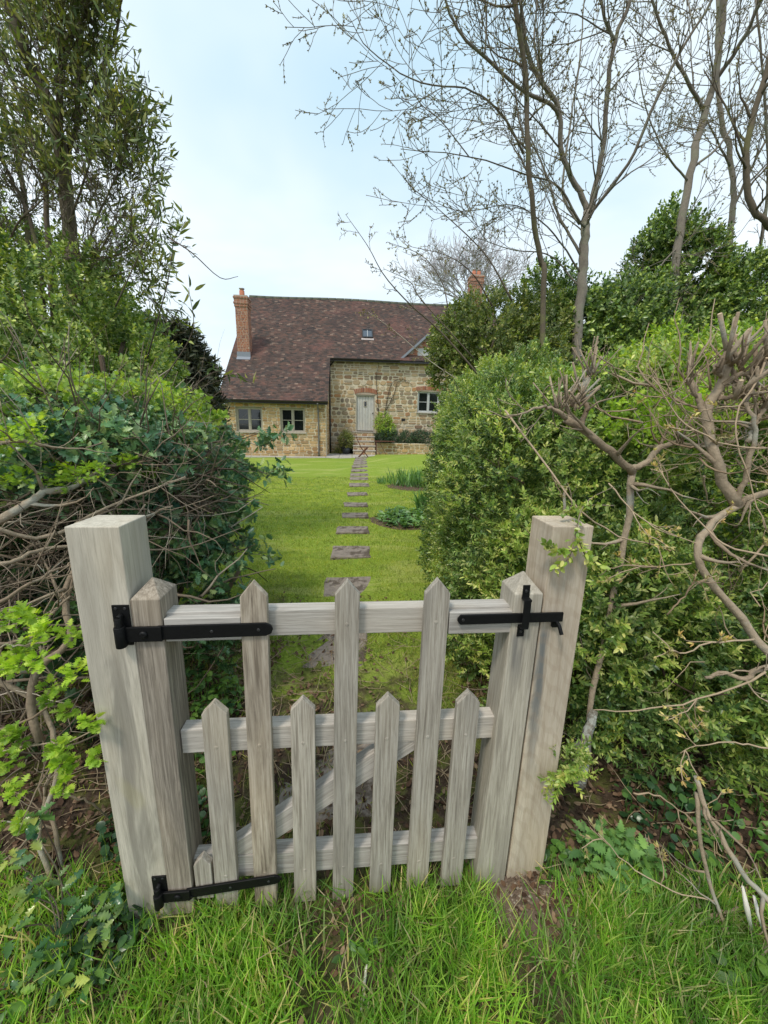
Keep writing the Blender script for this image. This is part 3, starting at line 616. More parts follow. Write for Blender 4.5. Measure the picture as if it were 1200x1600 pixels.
m.v=[sag(v) for v in m.v]; m.build('ridge_tiles',M['ridge'],roof)
# barge edge of the left verge and wing verge
m=MB(); 
for xx in (XL+.02,.085):
    y1=YR if xx<0 else YM
    m.add([(xx-.02,YE,ZE-.18),(xx+.01,YE,ZE-.18),(xx+.01,y1,zroof(y1)-.18),(xx-.02,y1,zroof(y1)-.18),(xx-.02,YE,ZE-.02),(xx+.01,YE,ZE-.02),(xx+.01,y1,zroof(y1)-.02),(xx-.02,y1,zroof(y1)-.02)],[(0,1,5,4),(1,2,6,5),(2,3,7,6),(3,0,4,7),(0,3,2,1)])
m.build('bargeboard',M['gutter'],roof)
# gutters and downpipes
def gutter(x0,x1,y,z):
    m=MB(); k=8; vs=[]
    for x in (x0,x1):
        for i in range(k+1):
            a=math.pi*i/k; vs.append((x,y-math.cos(a)*.065,z-math.sin(a)*.065))
    m.add(vs,[(i,i+1,k+2+i,k+1+i) for i in range(k)],0,True); m.box((x0,y-.066,z-.004),(x1,y-.058,z+.006)); m.add([vs[i] for i in range(k+1)],[tuple(range(k+1))]); m.add([vs[i+k+1] for i in range(k+1)],[tuple(range(k,-1,-1))]); m.box((x0,y+.058,z-.1),(x1,y+.075,z+.02)); return m.build('gutter',M['gutter'],house)
gutter(XL,.12,YE-.04,ZE-.02); gutter(.14,gx0-.05,YM-.04,zroof(YM)-.03)
p=hl(497,634,-.06); dp=MB(); dp.tube(cr([(p.x,YE-.03,ZE-.09),(p.x,YE-.03,ZE-.16),(p.x,-.08,ZE-.34),(p.x,-.06,ZE-.5),(p.x,-.06,.02)],24),.034,8); dp.build('downpipe',simple('grey downpipe',(.16,.15,.14),.5),house)
dp=MB(); dp.tube(cr([(.28,YM-.05,zroof(YM)-.1),(.26,YM,zroof(YM)-.2),(.10,V-.08,zroof(YM)-.34),(.07,V-.07,zroof(YM)-.5),(.07,V-.07,.02)],24),.037,8); dp.build('downpipe',M['gutter'],house)
# chimneys
def chimney(x,y,zb,zt,w,dp_,name,pots,flash=True):
    m=MB(); h=w/2; g=dp_/2
    m.box((x-h,y-g,zb),(x+h,y+g,zt-.5),0)
    lv=[(zt-.5,zt-.38,.03),(zt-.38,zt-.30,.055),(zt-.30,zt-.14,.03),(zt-.14,zt-.06,.06),(zt-.06,zt,.03)]
    for a_,b_,e in lv: m.box((x-h-e,y-g-e,a_),(x+h+e,y+g+e,b_),0)
    def face(xa,xb,za,zb_,yy,tf=None): stones(m,xa,xb,za,zb_,yy,(.075,.075),(.11,.225),.010,.006,(),0,None,1,tf)
    for e,(a_,b_) in ((0,(zb,zt-.5)),(.03,(zt-.5,zt-.38)),(.055,(zt-.38,zt-.30)),(.03,(zt-.30,zt-.14)),(.06,(zt-.14,zt-.06))):
        face(x-h-e,x+h+e,a_,b_,y-g-e); face(y-g-e,y+g+e,a_,b_,0,lambda v,e=e:(x+h+e-v[1],v[0],v[2])); face(y-g-e,y+g+e,a_,b_,0,lambda v,e=e:(x-h-e+v[1],v[0],v[2]))
    c=m.build('chimney',[M['brick_mortar'],M['brick']],roof)
    for px in pots:
        q=MB(); q.tube([(x+px,y,zt),(x+px,y,zt+.05),(x+px,y,zt+.27)],[.14,.12,.115],14); po=q.build('chimney_pot',M['clay'],c)
        q=MB(); q.tube([(x+px,y,zt+.27),(x+px,y,zt+.34),(x+px,y,zt+.345),(x+px,y,zt+.37)],[.09,.09,.13,.13],14); q.build('cowl',M['steel'],po)
    if flash:
        q=MB(); q.add([(x-h-.04,y-g-.16,zroof(y-g-.16)+.032),(x+h+.04,y-g-.16,zroof(y-g-.16)+.032),(x+h+.04,y-g-.008,zroof(y-g)+.035),(x-h-.04,y-g-.008,zroof(y-g)+.035),(x-h-.03,y-g-.012,zroof(y-g)+.26),(x+h+.03,y-g-.012,zroof(y-g)+.26)],[(0,1,2,3),(3,2,5,4)]); q.build('flashing',M['lead'],c)
cb=hroof(381,559); ct=hl(381,461,cb.y); chimney(cb.x,cb.y+.32,cb.z-.4,ct.z,.56,.60,'chimney',(0,))
c2=hl(742,462,YR+.1); ct2=hl(742,432,YR+.1); chimney(c2.x,YR+.1,ZR-.6,ct2.z,.72,.6,'chimney',(-.15,.15),False)
# rooflight
ra=hroof(567,529); rb=hroof(581,517); m=MB()
def rp(x,y,o): return (x,y-o*SL*.74,zroof(y)+o*.74)
def rbox(mb,x0,x1,y0,y1,o0,o1): mb.add([rp(x0,y0,o0),rp(x1,y0,o0),rp(x1,y1,o0),rp(x0,y1,o0),rp(x0,y0,o1),rp(x1,y0,o1),rp(x1,y1,o1),rp(x0,y1,o1)],[(0,3,2,1),(4,5,6,7),(0,1,5,4),(1,2,6,5),(2,3,7,6),(3,0,4,7)])
rx0,rx1,ry0,ry1=ra.x-.03,rb.x+.03,ra.y,rb.y
rbox(m,rx0,rx1,ry0,ry0+.05,.0,.10); rbox(m,rx0,rx1,ry1-.05,ry1,.0,.10); rbox(m,rx0,rx0+.05,ry0+.05,ry1-.05,0,.1); rbox(m,rx1-.05,rx1,ry0+.05,ry1-.05,0,.1); rl=m.build('rooflight',M['gutter'],roof)
m=MB(); rbox(m,rx0+.05,rx1-.05,ry0+.05,ry1-.05,.05,.07); m.build('pane',M['skyglass'],rl); m=MB(); rbox(m,(rx0+rx1)/2-.012,(rx0+rx1)/2+.012,ry0+.05,ry1-.05,.071,.085); m.build('glazing_bar',M['frame_white'],rl)
m=MB(); rbox(m,rx0-.05,rx1+.05,ry0-.12,ry0-.005,.032,.036); m.build('flashing',simple('pale flashing',(.42,.36,.34),.7),rl)
# vent in the wall
a=hl(630,656,V); MB().box((a.x-.1,V-.03,a.z-.07),(a.x+.1,V-.026+.02,a.z+.07)).build('air_brick',M['gutter'],house)
def HW(x,y,z=0): return HM@Vector((x,y,z))
# bare climber on the wall
cl0=HW(hl(590,700,V).x,V-.08,1.0); clm=MB(); tips=[]
clb=empty('bare_climber',cl0,0,'leafless climber trained over the stone wall right of the cottage door','climbing plant')
for path in ([(592,660),(590,625),(588,590),(592,568)],[(600,665),(604,630),(612,600),(628,592),(645,602)],[(604,640),(616,615),(622,596),(640,598)]):
    pts=cr([HM@Vector((hl(x,y,V-.06).x,V-.06,hl(x,y,V-.06).z)) for x,y in path],14); grow(clm,pts,.022,.008,1,[9],[.35],tips,5,(30,70),.05,.15)
clm.build('stems',M['twig_dark'],clb,off=cl0)
# ------------------------------------------------------------------ patio, steps, path
m=MB()
def hbox(mb,a,b,mt=0):
    k=len(mb.v); mb.box(a,b,mt); mb.v[k:]=[tuple(HM@Vector(v)) for v in mb.v[k:]]
pv=MB()
x=-6.0
while x<-.05: hbox(pv,(x,-.72,-.05),(x+.59,-.16,.035)); x+=.6
for i in range(5):
    for j in range(4): hbox(pv,(.0+i*.6+.01,-.72+j*.62,-.05),(.0+i*.6+.59,-.72+j*.62+.61,.036+random.uniform(0,.004)))
o=pv.build('patio',M['paving']); tag(o,kind='structure')
sx0,sx1=hl(552,700,1.4).x,hl(586,700,1.4).x
st=empty('stone_steps',HW((sx0+sx1)/2,1.3),HR,'flight of pale stone steps below the oak cottage door','steps'); sw=(sx1-sx0)/2
ns=5; rise=(door[2]-.04)/ns
for i in range(ns):
    y0=V-.03-(ns-i)*.27-1.3; z1=.04+rise*(i+1); bb=MB(); bb.box((-sw,y0+.03,-.05 if i==0 else z1-rise-.0),(sw,V-.03-1.3,z1-.05)); stones(bb,-sw,sw,max(0.04,z1-rise),z1-.05,y0+.03,(.09,.12),(.15,.35),.02,.012,(),.2); bb.build('riser',[M['mortar'],M['stone_grey']],st)
    tb=MB(); tb.box((-sw-.03,y0,z1-.049),(sw+.03,(y0+.30) if i<ns-1 else V-.03-1.3,z1)); tb.build('tread',M['paving'],st,.006)
# raised bed right of the steps
rb0=HW(sx1+.1,1.5); bed=empty('retaining_wall',rb0,HR,'low rubble wall holding the raised bed beside the steps','wall')
m=MB(); L_=6; m.box((.0,.0,-.2),(L_,.25,.62)); stones(m,0,L_,0,.60,0,(.10,.18),(.18,.4),.03,.025,(),.3); m.build('wall_face',[M['mortar'],M['stone_buff']],bed); MB().box((0,.25,-.2),(L_,.98,.56)).build('bed_soil',simple('bed soil',(.07,.045,.03),.95,0,.4,8),bed)
# stepping stones
slabs=[(546,914,.50,.46),(548,864,.47,.42),(551,831,.46,.34),(555,807,.45,.34),(556,789,.46,.36),(558,773,.46,.36),(561,760,.5,.4),(561,750,.52,.44),(561.5,744,.52,.44),(562,738,.52,.46),(562.5,733,.52,.46),(563,728.5,.52,.5),(563.5,724.5,.52,.5),(564.5,721,.54,.5),(565,718,.55,.5)]
names=['nearest the gate, half buried in leaf litter','second from the gate','third from the gate','fourth from the gate','fifth from the gate','sixth from the gate','seventh from the gate','eighth from the gate','ninth from the gate','tenth from the gate','eleventh from the gate','twelfth from the gate','thirteenth from the gate','second from the patio','touching the patio']
base=gnd(546,914)
extra=[(525,1015,.42,.42),(530,1215,.5,.4)]
for i,(px,py,w,l) in enumerate(slabs+extra):
    g=gnd(px,py,.0)
    z=hz(g.x,g.y); n=9; ring=[]
    w*=random.uniform(.96,1.05)
    if 6<=i<=14: l*=1.3
    for sx,sy in ((-1,-1),(-.33,-1),(.33,-1),(1,-1),(1,-.3),(1,.4),(1,1),(.33,1),(-.33,1),(-1,1),(-1,.4),(-1,-.3)):
        ring.append((sx*w/2*random.uniform(.94,1.03),sy*l/2*random.uniform(.93,1.04)))
    mb=MB(); k=len(ring); mb.add([(a,b,-.05) for a,b in ring]+[(a,b,.012) for a,b in ring]+[(a*.95,b*.95,.02) for a,b in ring],[tuple(range(2*k,3*k))]+[(i2,(i2+1)%k,k+(i2+1)%k,k+i2) for i2 in range(k)]+[(k+i2,k+(i2+1)%k,2*k+(i2+1)%k,2*k+i2) for i2 in range(k)])
    o=mb.build('stepping_stone',M['slab']); o.location=(g.x,g.y,z-(.012 if (i==0 or i>14) else -.006)); o.rotation_euler=(0,0,R(6+random.uniform(-3,3)))
    lab=names[i] if i<len(names) else ('just behind the gate under the top rail, mostly covered by soil','right behind the gate, dark and mossy, seen between the pickets')[i-len(names)]
    tag(o,'flat grey stepping stone '+lab,'stepping stone','stepping stones up the lawn')
# ------------------------------------------------------------------ garden furniture
g=gnd(568,716); ch=empty('folding_chair',(g.x,g.y,.04),R(5),'brown wooden folding garden chair seen from the side on the patio','chair')
W=.21
for s,nm in ((-W,'leg'),(W,'leg')):
    MB().bar((-.24,s,.0),(.20,s,.47),.045,.04).build('leg',M['brown_wood'],ch); MB().bar((.22,s*.86,0),(-.12,s*.86,.45),.045,.04).build('leg',M['brown_wood'],ch)
    MB().bar((-.12,s*.9,.44),(-.34,s*.9,.93),.045,.04).build('back_post',M['brown_wood'],ch)
m=MB(); [m.box((-.18+i*.07,-.2,.445),(-.13+i*.07,.2,.46)) for i in range(6)]; m.build('seat',M['brown_wood'],ch)
m=MB(); [m.bar((-.20-.04*i,-.19,.62+.09*i),(-.20-.04*i,.19,.62+.09*i),.012,.05) for i in range(4)]; m.build('backrest',M['brown_wood'],ch)
g=gnd(600,712); tb=empty('garden_table',(g.x,g.y+.2,hz(g.x,g.y)-.05),R(5),'small brown slatted garden table right of the folding chair','table')
m=MB(); [m.box((-.50,-.3+i*.1,.69),(.50,-.21+i*.1,.715)) for i in range(6)]; m.build('tabletop',M['brown_wood'],tb)
for s in (-.25,.25): MB().bar((-.42,s,0),(-.42,s,.69),.04,.03).build('leg',M['brown_wood'],tb); MB().bar((.10,s,0),(-.28,s,.69),.035,.025).build('leg',M['brown_wood'],tb)
# ------------------------------------------------------------------ plants by the house
def bush(name,loc,bl,dens,t,size,mat,label,cat,stem=True,shell=.2,group=None,up=.5,thr=-.6,p=2.0,inner=.15,ls=3,partname='foliage',z0=.02):
    r=empty(name,loc,0,label,cat,group); P,D=blobs(bl,dens,shell,z0,p,thr,ls,inner,up)
    scatter(partname,t,P,D,rng.uniform(.75,1.25,len(P))*size,mat,r,loc)
    if stem:
        mb=MB(); 
        for b in bl:
            for _ in range(5):
                e=Vector(b[:3])+Vector((random.gauss(0,.4)*b[3],random.gauss(0,.4)*b[4],random.uniform(0,.6)*b[5])); s=Vector((b[0]+random.gauss(0,.15)*b[3],b[1]+random.gauss(0,.15)*b[4],hz(b[0],b[1])-.02 if b[2]-b[5]<.6 else b[2]-b[5]*.9))
                mb.tube(cr([s,s.lerp(e,.5)+Vector((random.gauss(0,.05),random.gauss(0,.05),0)),e],6),[.02*min(1,b[5]),.004][0],5)
        mb.build('stems',M['twig'],r,off=loc)
    return r
S_far=[sprig(L_low,7,.42,seed=i,opp=False,stem=False) for i in range(3)]
c=HW(hl(541,690,1.6).x,1.7); 
pot=empty('plant_pot',c,0,'dark glazed pot standing on the patio left of the steps','pot'); m=MB(); m.tube([(0,0,0.03),(0,0,.34),(0,0,.36),(0,0,.33)],[.17,.25,.27,.22],18); m.build('pot_body',M['darkpot'],pot)
bush('potted_shrub',c+Vector((0,0,.33)),[(c.x,c.y,.72,.33,.3,.42)],260,S_far,.13,M['olive'],'leafy shrub growing in the dark pot left of the steps','shrub',group=None,z0=.3)
c=HW(hl(551,690,1.6).x-.12,2.1); pot=empty('plant_pot',c,0,'small dark pot with a clipped plant against the steps','pot'); m=MB(); m.tube([(0,0,0.03),(0,0,.25),(0,0,.26)],[.12,.17,.19],16); m.build('pot_body',M['darkpot'],pot)
bush('potted_shrub',c+Vector((0,0,.24)),[(c.x,c.y,.62,.22,.2,.42)],300,S_far,.11,M['evergreen'],'upright dark shrub in the small pot against the steps','shrub',z0=.2)
c=HW(.55,2.0); bush('wall_shrub',c,[(c.x,c.y,.25,.3,.25,.3)],300,S_far,.12,M['olive'],'low olive shrub at the corner where wing meets main wall','shrub')
c=HW(hl(600,655,V-.2).x,V-.35,1.0); bush('wall_shrub',c,[(c.x,c.y,1.55,.42,.3,.55),(c.x+.2,c.y,1.25,.35,.3,.4)],260,S_far,.14,M['haw2'],'pale green shrub against the wall right of the door','shrub',z0=.9)
c=HW(hl(640,672,1.6).x,1.9,.6); bush('prostrate_juniper',c,[(c.x+k*.6,c.y,.85+.08*math.sin(k*2),.55,.4,.34) for k in range(-2,4)],260,S_far,.12,M['dark_shrub'],'dark green spreading shrub along the top of the raised bed','shrub',z0=.3)
g=gnd(612,704); c=Vector((g.x,g.y+.1,hz(g.x,g.y))); bush('lavender_bush',c,[(c.x,c.y,c.z+.12,.42,.3,.26)],500,[sprig(L_lance,8,.8,.4,seed=4,opp=False,stem=False)],.12,M['lavender'],'low grey green lavender mound at the edge of the patio','shrub')
g=gnd(660,700); c=Vector((g.x,g.y+.3,hz(g.x,g.y))); bush('lavender_bush',c,[(c.x,c.y,c.z+.2,.5,.35,.35)],400,[sprig(L_lance,8,.8,.4,seed=4,opp=False,stem=False)],.12,M['olive'],'yellowish mound of shrub between lavender and hedge','shrub')
# flower beds in the lawn
def strap_leaves(name,cen,rx,ry,n,L,mat,label,parentcat='plant',lean=.35,t=None):
    r=empty(name,cen,0,label,parentcat,'daffodil clumps in the lawn beds'); a=rng.uniform(0,6.28,n); q=np.sqrt(rng.uniform(0,1,n)); P=np.stack([cen[0]+rx*q*np.cos(a),cen[1]+ry*q*np.sin(a),np.zeros(n)],1); P[:,2]=hgt(P[:,0],P[:,1])-.01
    D=np.stack([rng.normal(0,lean,n),rng.normal(0,lean,n),np.ones(n)],1); scatter('leaves',t or leaf([0,.3,.7,1],[.03,.035,.03,.004],curl=-.25),P,D,rng.uniform(.6,1.1,n)*L,mat,r,cen); return r
for (px,py,rx,ry,n,L,lab) in ((655,760,.75,.55,420,.42,'tall clump of daffodil leaves in the far flower bed'),(665,800,.16,.14,110,.42,'tight upright daffodil clump beside the broad leaved patch'),(600,757,.2,.2,80,.22,'small tuft of green leaves at the left end of the far bed')):
    g=gnd(px,py); strap_leaves('daffodil_clump',Vector((g.x,g.y,hz(g.x,g.y))),rx,ry,n,L,M['daff'],lab)
def leafy(name,cen,rx,ry,h,n,size,t,mat,label,cat='plant',group=None):
    r=empty(name,cen,0,label,cat,group); a=rng.uniform(0,6.28,n); q=np.sqrt(rng.uniform(0,1,n)); P=np.stack([cen[0]+rx*q*np.cos(a),cen[1]+ry*q*np.sin(a),np.zeros(n)],1); P[:,2]=hgt(P[:,0],P[:,1])+rng.uniform(.01,1,n)*h*(1-.5*q)
    D=np.stack([rng.normal(0,1,n),rng.normal(0,1,n),rng.uniform(.1,.9,n)],1); FACEUP[0]=True; scatter('leaves',t,P,D,rng.uniform(.6,1.2,n)*size,mat,r,cen); FACEUP[0]=False
    mb=MB()
    for i in range(0,n,max(1,n//60)): mb.tube([P[i]*[1,1,0]+[0,0,float(hgt(P[i,0],P[i,1]))-.01],P[i]],.002,3)
    mb.build('stems',M['weed'],r,off=cen); return r
g=gnd(637,812); leafy('perennial_patch',Vector((g.x,g.y,hz(g.x,g.y))),.48,.55,.16,520,.11,L_oval,M['daff'],'patch of broad pale green leaves in the nearer flower bed')
# bed soil
for (px,py,rx,ry,lab) in ((652,762,.80,.62,'far'),(634,812,.58,.62,'near')):
    g=gnd(px,py); m=MB(); ring=[(g.x+rx*math.cos(a)*random.uniform(.9,1.05),g.y+ry*math.sin(a)*random.uniform(.9,1.05)) for a in [i*math.pi/16 for i in range(32)]]
    m.add([(g.x,g.y,hz(g.x,g.y)+.03)]+[(a,b,hz(a,b)+.004) for a,b in ring],[(0,1+i,1+(i+1)%32) for i in range(32)],0,True); tag(m.build('flower_bed_soil',simple('reddish bed soil',(.10,.062,.042),.95,0,.5,14)),kind='structure')
# ------------------------------------------------------------------ grass
def hedge_free(P): return P
def grass(name,n,x0,x1,y0,y1,L,w,mat,mask,lean=.5,kind='stuff',clump=0):
    x=rng.uniform(x0,x1,n);y=rng.uniform(y0,y1,n)
    if clump: 
        c=rng.integers(0,clump,n); cx=rng.uniform(x0,x1,clump);cy=rng.uniform(y0,y1,clump); k=rng.random(n)<.72; x[k]=cx[c[k]]+rng.normal(0,.018,k.sum()); y[k]=cy[c[k]]+rng.normal(0,.018,k.sum())
    P=np.stack([x,y,hgt(x,y)-.004],1); kk=mask(x,y)>rng.random(n); P=P[kk]; m=len(P)
    D=np.stack([rng.normal(0,lean,m),rng.normal(0,lean,m),np.ones(m)],1)
    T=[leaf([0,.35,.7,1],[w,w*.9,w*.6,w*.05],fold=.1,curl=c) for c in (-.25,-.55,-.1)] if L>.06 else [leaf([0,.6,1],[w,w*.8,w*.1],fold=.1,curl=c) for c in (-.2,-.5)]
    o=scatter(name,T,P,D,rng.uniform(.45,1.15,m)*L,mat); tag(o,kind=kind); return o
nf=lambda x,y,s: lump(np.stack([x,y,x*0],1),s)
soilm=lambda x,y: np.clip(.95-1.3*np.exp(-((x-.46)**2/.016+(y-.92)**2/.012))-.8*np.exp(-((x+.72)**2/.03+(y-.80)**2/.012)),0,1)*np.clip((1.02-y)/.12,0,1)*np.clip(.86+.6*nf(x,y,8),.15,1)*np.where(x<-.72,.45,1)
tag(grass('verge_grass',58000,-1.3,1.7,.36,1.04,.115,.02,M['grassblade'],soilm,.55,clump=900),'long bright green grass on the verge in front of the gate','grass')
def lawnmask(x,y):
    m=np.clip((y-1.0)/1.3,.22,1)*np.clip(.65+.6*nf(x,y,3.1),.08,1)
    m=np.where(y>3.0,1,m)
    for (px,py,w,l) in slabs+extra[:1]:
        g=gnd(px,py); m=m*np.where((np.abs(x-g.x)<w*.49)&(np.abs(y-g.y)<l*.49),0.03,1)
    return m
tag(grass('lawn_grass',70000,-3.0,1.2,1.15,4.6,.034,.055,M['lawnblade'],lawnmask,.6),'short mown grass of the lawn behind the gate','grass')
tag(grass('rough_grass',34000,-.95,.75,1.0,2.7,.045,.04,M['verge2'],lambda x,y:np.clip(.35+.9*nf(x+5,y,6),.05,1)*np.clip(.45+(y-1)*.35,0,1),.75),'patchy rough grass and moss behind the gate','grass')
o=grass('lawn_grass',90000,-5.0,2.6,4.6,11,.036,.10,M['lawnblade'],lawnmask,.6); tag(o,'short mown grass of the lawn midway to the cottage','grass')
mb=MB()
for _ in range(520):
    x=random.gauss(.47,.09);y=random.gauss(.95,.05)
    r=random.uniform(.002,.008); z=hz(x,y)+r*.4; a=random.random()
    mb.add([(x+r,y,z),(x,y+r*.8,z),(x-r,y,z),(x,y-r*.9,z),(x+r*.2,y,z+r*.8),(x,y,z-r)],[(0,1,4),(1,2,4),(2,3,4),(3,0,4),(1,0,5),(2,1,5),(3,2,5),(0,3,5)])
tag(mb.build('soil_crumbs',islmat('soil crumb',[(0,(.08,.055,.04)),(.5,(.17,.125,.09)),(.85,(.25,.20,.155)),(1,(.36,.32,.27))])),'loose crumbs of bare earth and grit at the foot of the latch post','soil',kind='stuff')
# leaf litter, dry stalks
def litter(name,n,box,size,mat,lab,mask=None):
    x=rng.uniform(box[0],box[1],n);y=rng.uniform(box[2],box[3],n)
    if mask is not None: k=mask(x,y)>rng.random(n); x=x[k];y=y[k]
    m=len(x); P=np.stack([x,y,hgt(x,y)+rng.uniform(.002,.02,m)],1); D=np.stack([rng.normal(0,1,m),rng.normal(0,1,m),rng.normal(0,.25,m)],1)
    FACEUP[0]=True; o=scatter(name,[leaf([0,.3,.7,1],[.03,.3,.25,.02],fold=f,curl=c) for f,c in ((.5,-.3),(-.4,.3),(.2,.5))],P,D,rng.uniform(.5,1.3,m)*size,mat); FACEUP[0]=False; tag(o,lab,'leaf litter',kind='stuff')
litter('leaf_litter',5200,(-.9,.75,1.0,3.2),.026,M['litter'],'brown dead leaves scattered on the soil behind the gate',lambda x,y:np.clip(1.2-(y-1.1)*.5,.1,1)*np.clip(.55+.7*nf(x+3,y,4),.1,1))
litter('leaf_litter',1300,(-1.0,1.4,.5,1.0),.02,M['litter'],'scattered dead leaves among the verge grass')
litter('leaf_litter',7000,(-2.6,-.65,.6,2.4),.024,M['litter'],'dead leaves lying under the left hedge')
litter('leaf_litter',8000,(.5,2.8,.75,2.4),.024,M['litter'],'dead leaves lying under the right hedge')
mb=MB()
for _ in range(1700):
    s=random.random(); x=random.uniform(-2.2,2.4); y=random.uniform(.62,2.6) if abs(x)>.65 else random.uniform(.80,2.6)
    p=Vector((x,y,hz(x,y)+.01)); a=random.uniform(0,6.28); mb.tube(wig(p,(math.cos(a),math.sin(a),random.uniform(-.02,.2)),random.uniform(.04,.24),4,.18),[.0012,.0018,.0015,.0013,.0008],4)
tag(mb.build('dry_stalks',M['straw']),'thin dry stalks and fallen twigs strewn over the soil','twigs',kind='stuff')
mb=MB(); g=gnd(566,1570); mb.tube(wig(g+Vector((0,-.03,.02)),(.1,1,.1),.10,5,.05),[.002,.005,.0045,.005,.004,.002],6,bump=.3); o=mb.build('broken_stick',M['torn'],off=g); o.location=g; tag(o,'short pale split stick lying in the verge grass','stick')
# small weeds
gcnt=0
def weed(px,py,r,h,n,size,t,mat,lab,nm='weed_plant'):
    g=gnd(px,py); leafy(nm,Vector((g.x,g.y,hz(g.x,g.y))),r,r*.8,h,n,size,t,mat,lab,'plant','wild plants growing round the foot of the gate and hedges')
weed(955,1375,.12,.20,190,.042,L_serr,M['nettle'],'patch of young nettles at the foot of the right hedge','nettle_patch')
weed(330,1110,.19,.20,220,.04,L_serr,M['weed'],'leafy bramble seedlings behind the gate below the left holly','bramble_patch')
weed(330,1190,.12,.08,70,.028,L_round,M['weed'],'low broad leaves on the soil beside the hanging stile')
weed(320,1440,.035,.08,9,.06,L_oval,M['weed'],'single dock seedling below the bottom hinge')
weed(370,1475,.03,.06,7,.05,L_oval,M['haw2'],'small bright seedling just right of the bottom hinge')
weed(870,1380,.10,.08,80,.022,L_round,M['weed'],'low rounded weeds against the base of the latch post')
weed(560,1500,.05,.05,14,.04,L_oval,M['weed'],'plantain rosette in the verge grass under the middle picket')
weed(700,1440,.04,.05,10,.04,L_oval,M['weed'],'broad leaved weed in the verge under the right pickets')
weed(60,1570,.12,.08,50,.04,L_oval,M['weed'],'clump of dock leaves in the bottom left corner')
weed(1175,1550,.12,.10,60,.034,L_round,M['weed'],'broad green leaves in the bottom right corner')
weed(1110,1400,.10,.08,40,.028,L_round,M['weed'],'rounded leaves under the broken limbs of the right hedge')
weed(1050,1290,.20,.12,150,.03,L_round,M['ivy'],'dark ivy on the bare soil under the lichened stump','ivy_patch')
weed(1160,1330,.22,.14,170,.034,L_oval,M['weed'],'low green seedlings under the right hedge near the frame edge')
weed(250,1300,.20,.14,220,.028,L_round,M['ivy'],'dark ivy on the ground behind the left post','ivy_patch')
weed(150,1480,.14,.10,160,.028,L_round,M['ivy'],'dark ivy trailing on the soil left of the left post','ivy_patch')
# ------------------------------------------------------------------ hedges
L_box=leaf([0,.3,.7,1],[.02,.19,.17,.01])
S_box=[sprig(L_box,14,.36,.85,seed=i) for i in range(5)]
S_hol=[sprig(L_holly,8,.62,.9,seed=10+i,opp=False) for i in range(3)]
S_haw=[sprig(L_haw,7,.55,.9,seed=20+i,opp=False) for i in range(3)]
S_ev=[sprig(L_oval,10,.40,.85,seed=30+i,opp=False) for i in range(3)]
S_lance=[sprig(L_lance,8,.75,.7,seed=40+i,opp=False) for i in range(3)]
def twigmass(bl,n,L,r,p=2.0,j=.3,out=.5,up=.1,z0=0.02,k=4,seg=5):
    mb=MB()
    for b in bl:
        c=Vector(b[:3]);rr=b[3:6]
        for _ in range(n):
            d=Vector((random.gauss(0,1),random.gauss(0,1),random.gauss(0,1))).normalized(); pn=(abs(d.x)**p+abs(d.y)**p+abs(d.z)**p)**(1/p); q=d/pn; s=random.uniform(.35,.98)
            P=c+Vector((q.x*rr[0],q.y*rr[1],q.z*rr[2]))*s
            if P.z<z0+hz(P.x,P.y): continue
            dd=Vector((random.gauss(0,1),random.gauss(0,1),random.gauss(0,.7)))*1.0+d*out*2; l=random.uniform(.4,1.2)*L; r0=r*random.choice((.4,.5,.7,1,1.6))
            w=wig(P,dd,l,seg,j,up)
            if min(abs(v_.x) for v_ in w)<.62 and 1.0<P.y<3.2 and P.x<0: continue
            mb.tube(w,[r0*(1-.75*i/seg) for i in range(seg+1)],k)
            if random.random()<.6:
                i=random.randint(1,seg-1); mb.tube(wig(w[i],dd+Vector((random.gauss(0,1),random.gauss(0,1),random.gauss(0,1)))*1.2,l*.5,4,j,up),[r0*.5,r0*.4,r0*.3,r0*.25,r0*.15],3)
    return mb
# -- right box hedge running back from the latch post
c=Vector((1.1,2.4,0)); BXB=[(1.02,2.35,.75,.62,.65,1.02),(1.05,3.2,.95,.66,.8,1.0),(1.42,4.3,.85,.72,.9,.95),(.95,1.75,.45,.40,.45,.62)]
bx=empty('box_hedge',c,0,'dense small leaved box hedge on the right edge of the lawn','hedge')
P,D=blobs(BXB,1200,.11,.03,3.6,-.28,6.0,.15,.4); scatter('foliage',S_box,P,D,rng.uniform(.045,.085,len(P)),M['box'],bx,c)
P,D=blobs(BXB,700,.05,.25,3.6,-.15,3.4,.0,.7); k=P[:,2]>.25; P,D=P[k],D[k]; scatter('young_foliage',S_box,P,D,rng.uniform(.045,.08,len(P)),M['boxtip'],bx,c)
P,D=blobs([(.86,1.78,.62,.26,.3,.30)],260,.05,.25,2,-.2,5,0,.6); scatter('bright_foliage',S_haw,P,D,rng.uniform(.05,.075,len(P)),M['haw'],bx,c)
twigmass(BXB,70,.4,.004).build('twigs',M['twig'],bx,off=c)
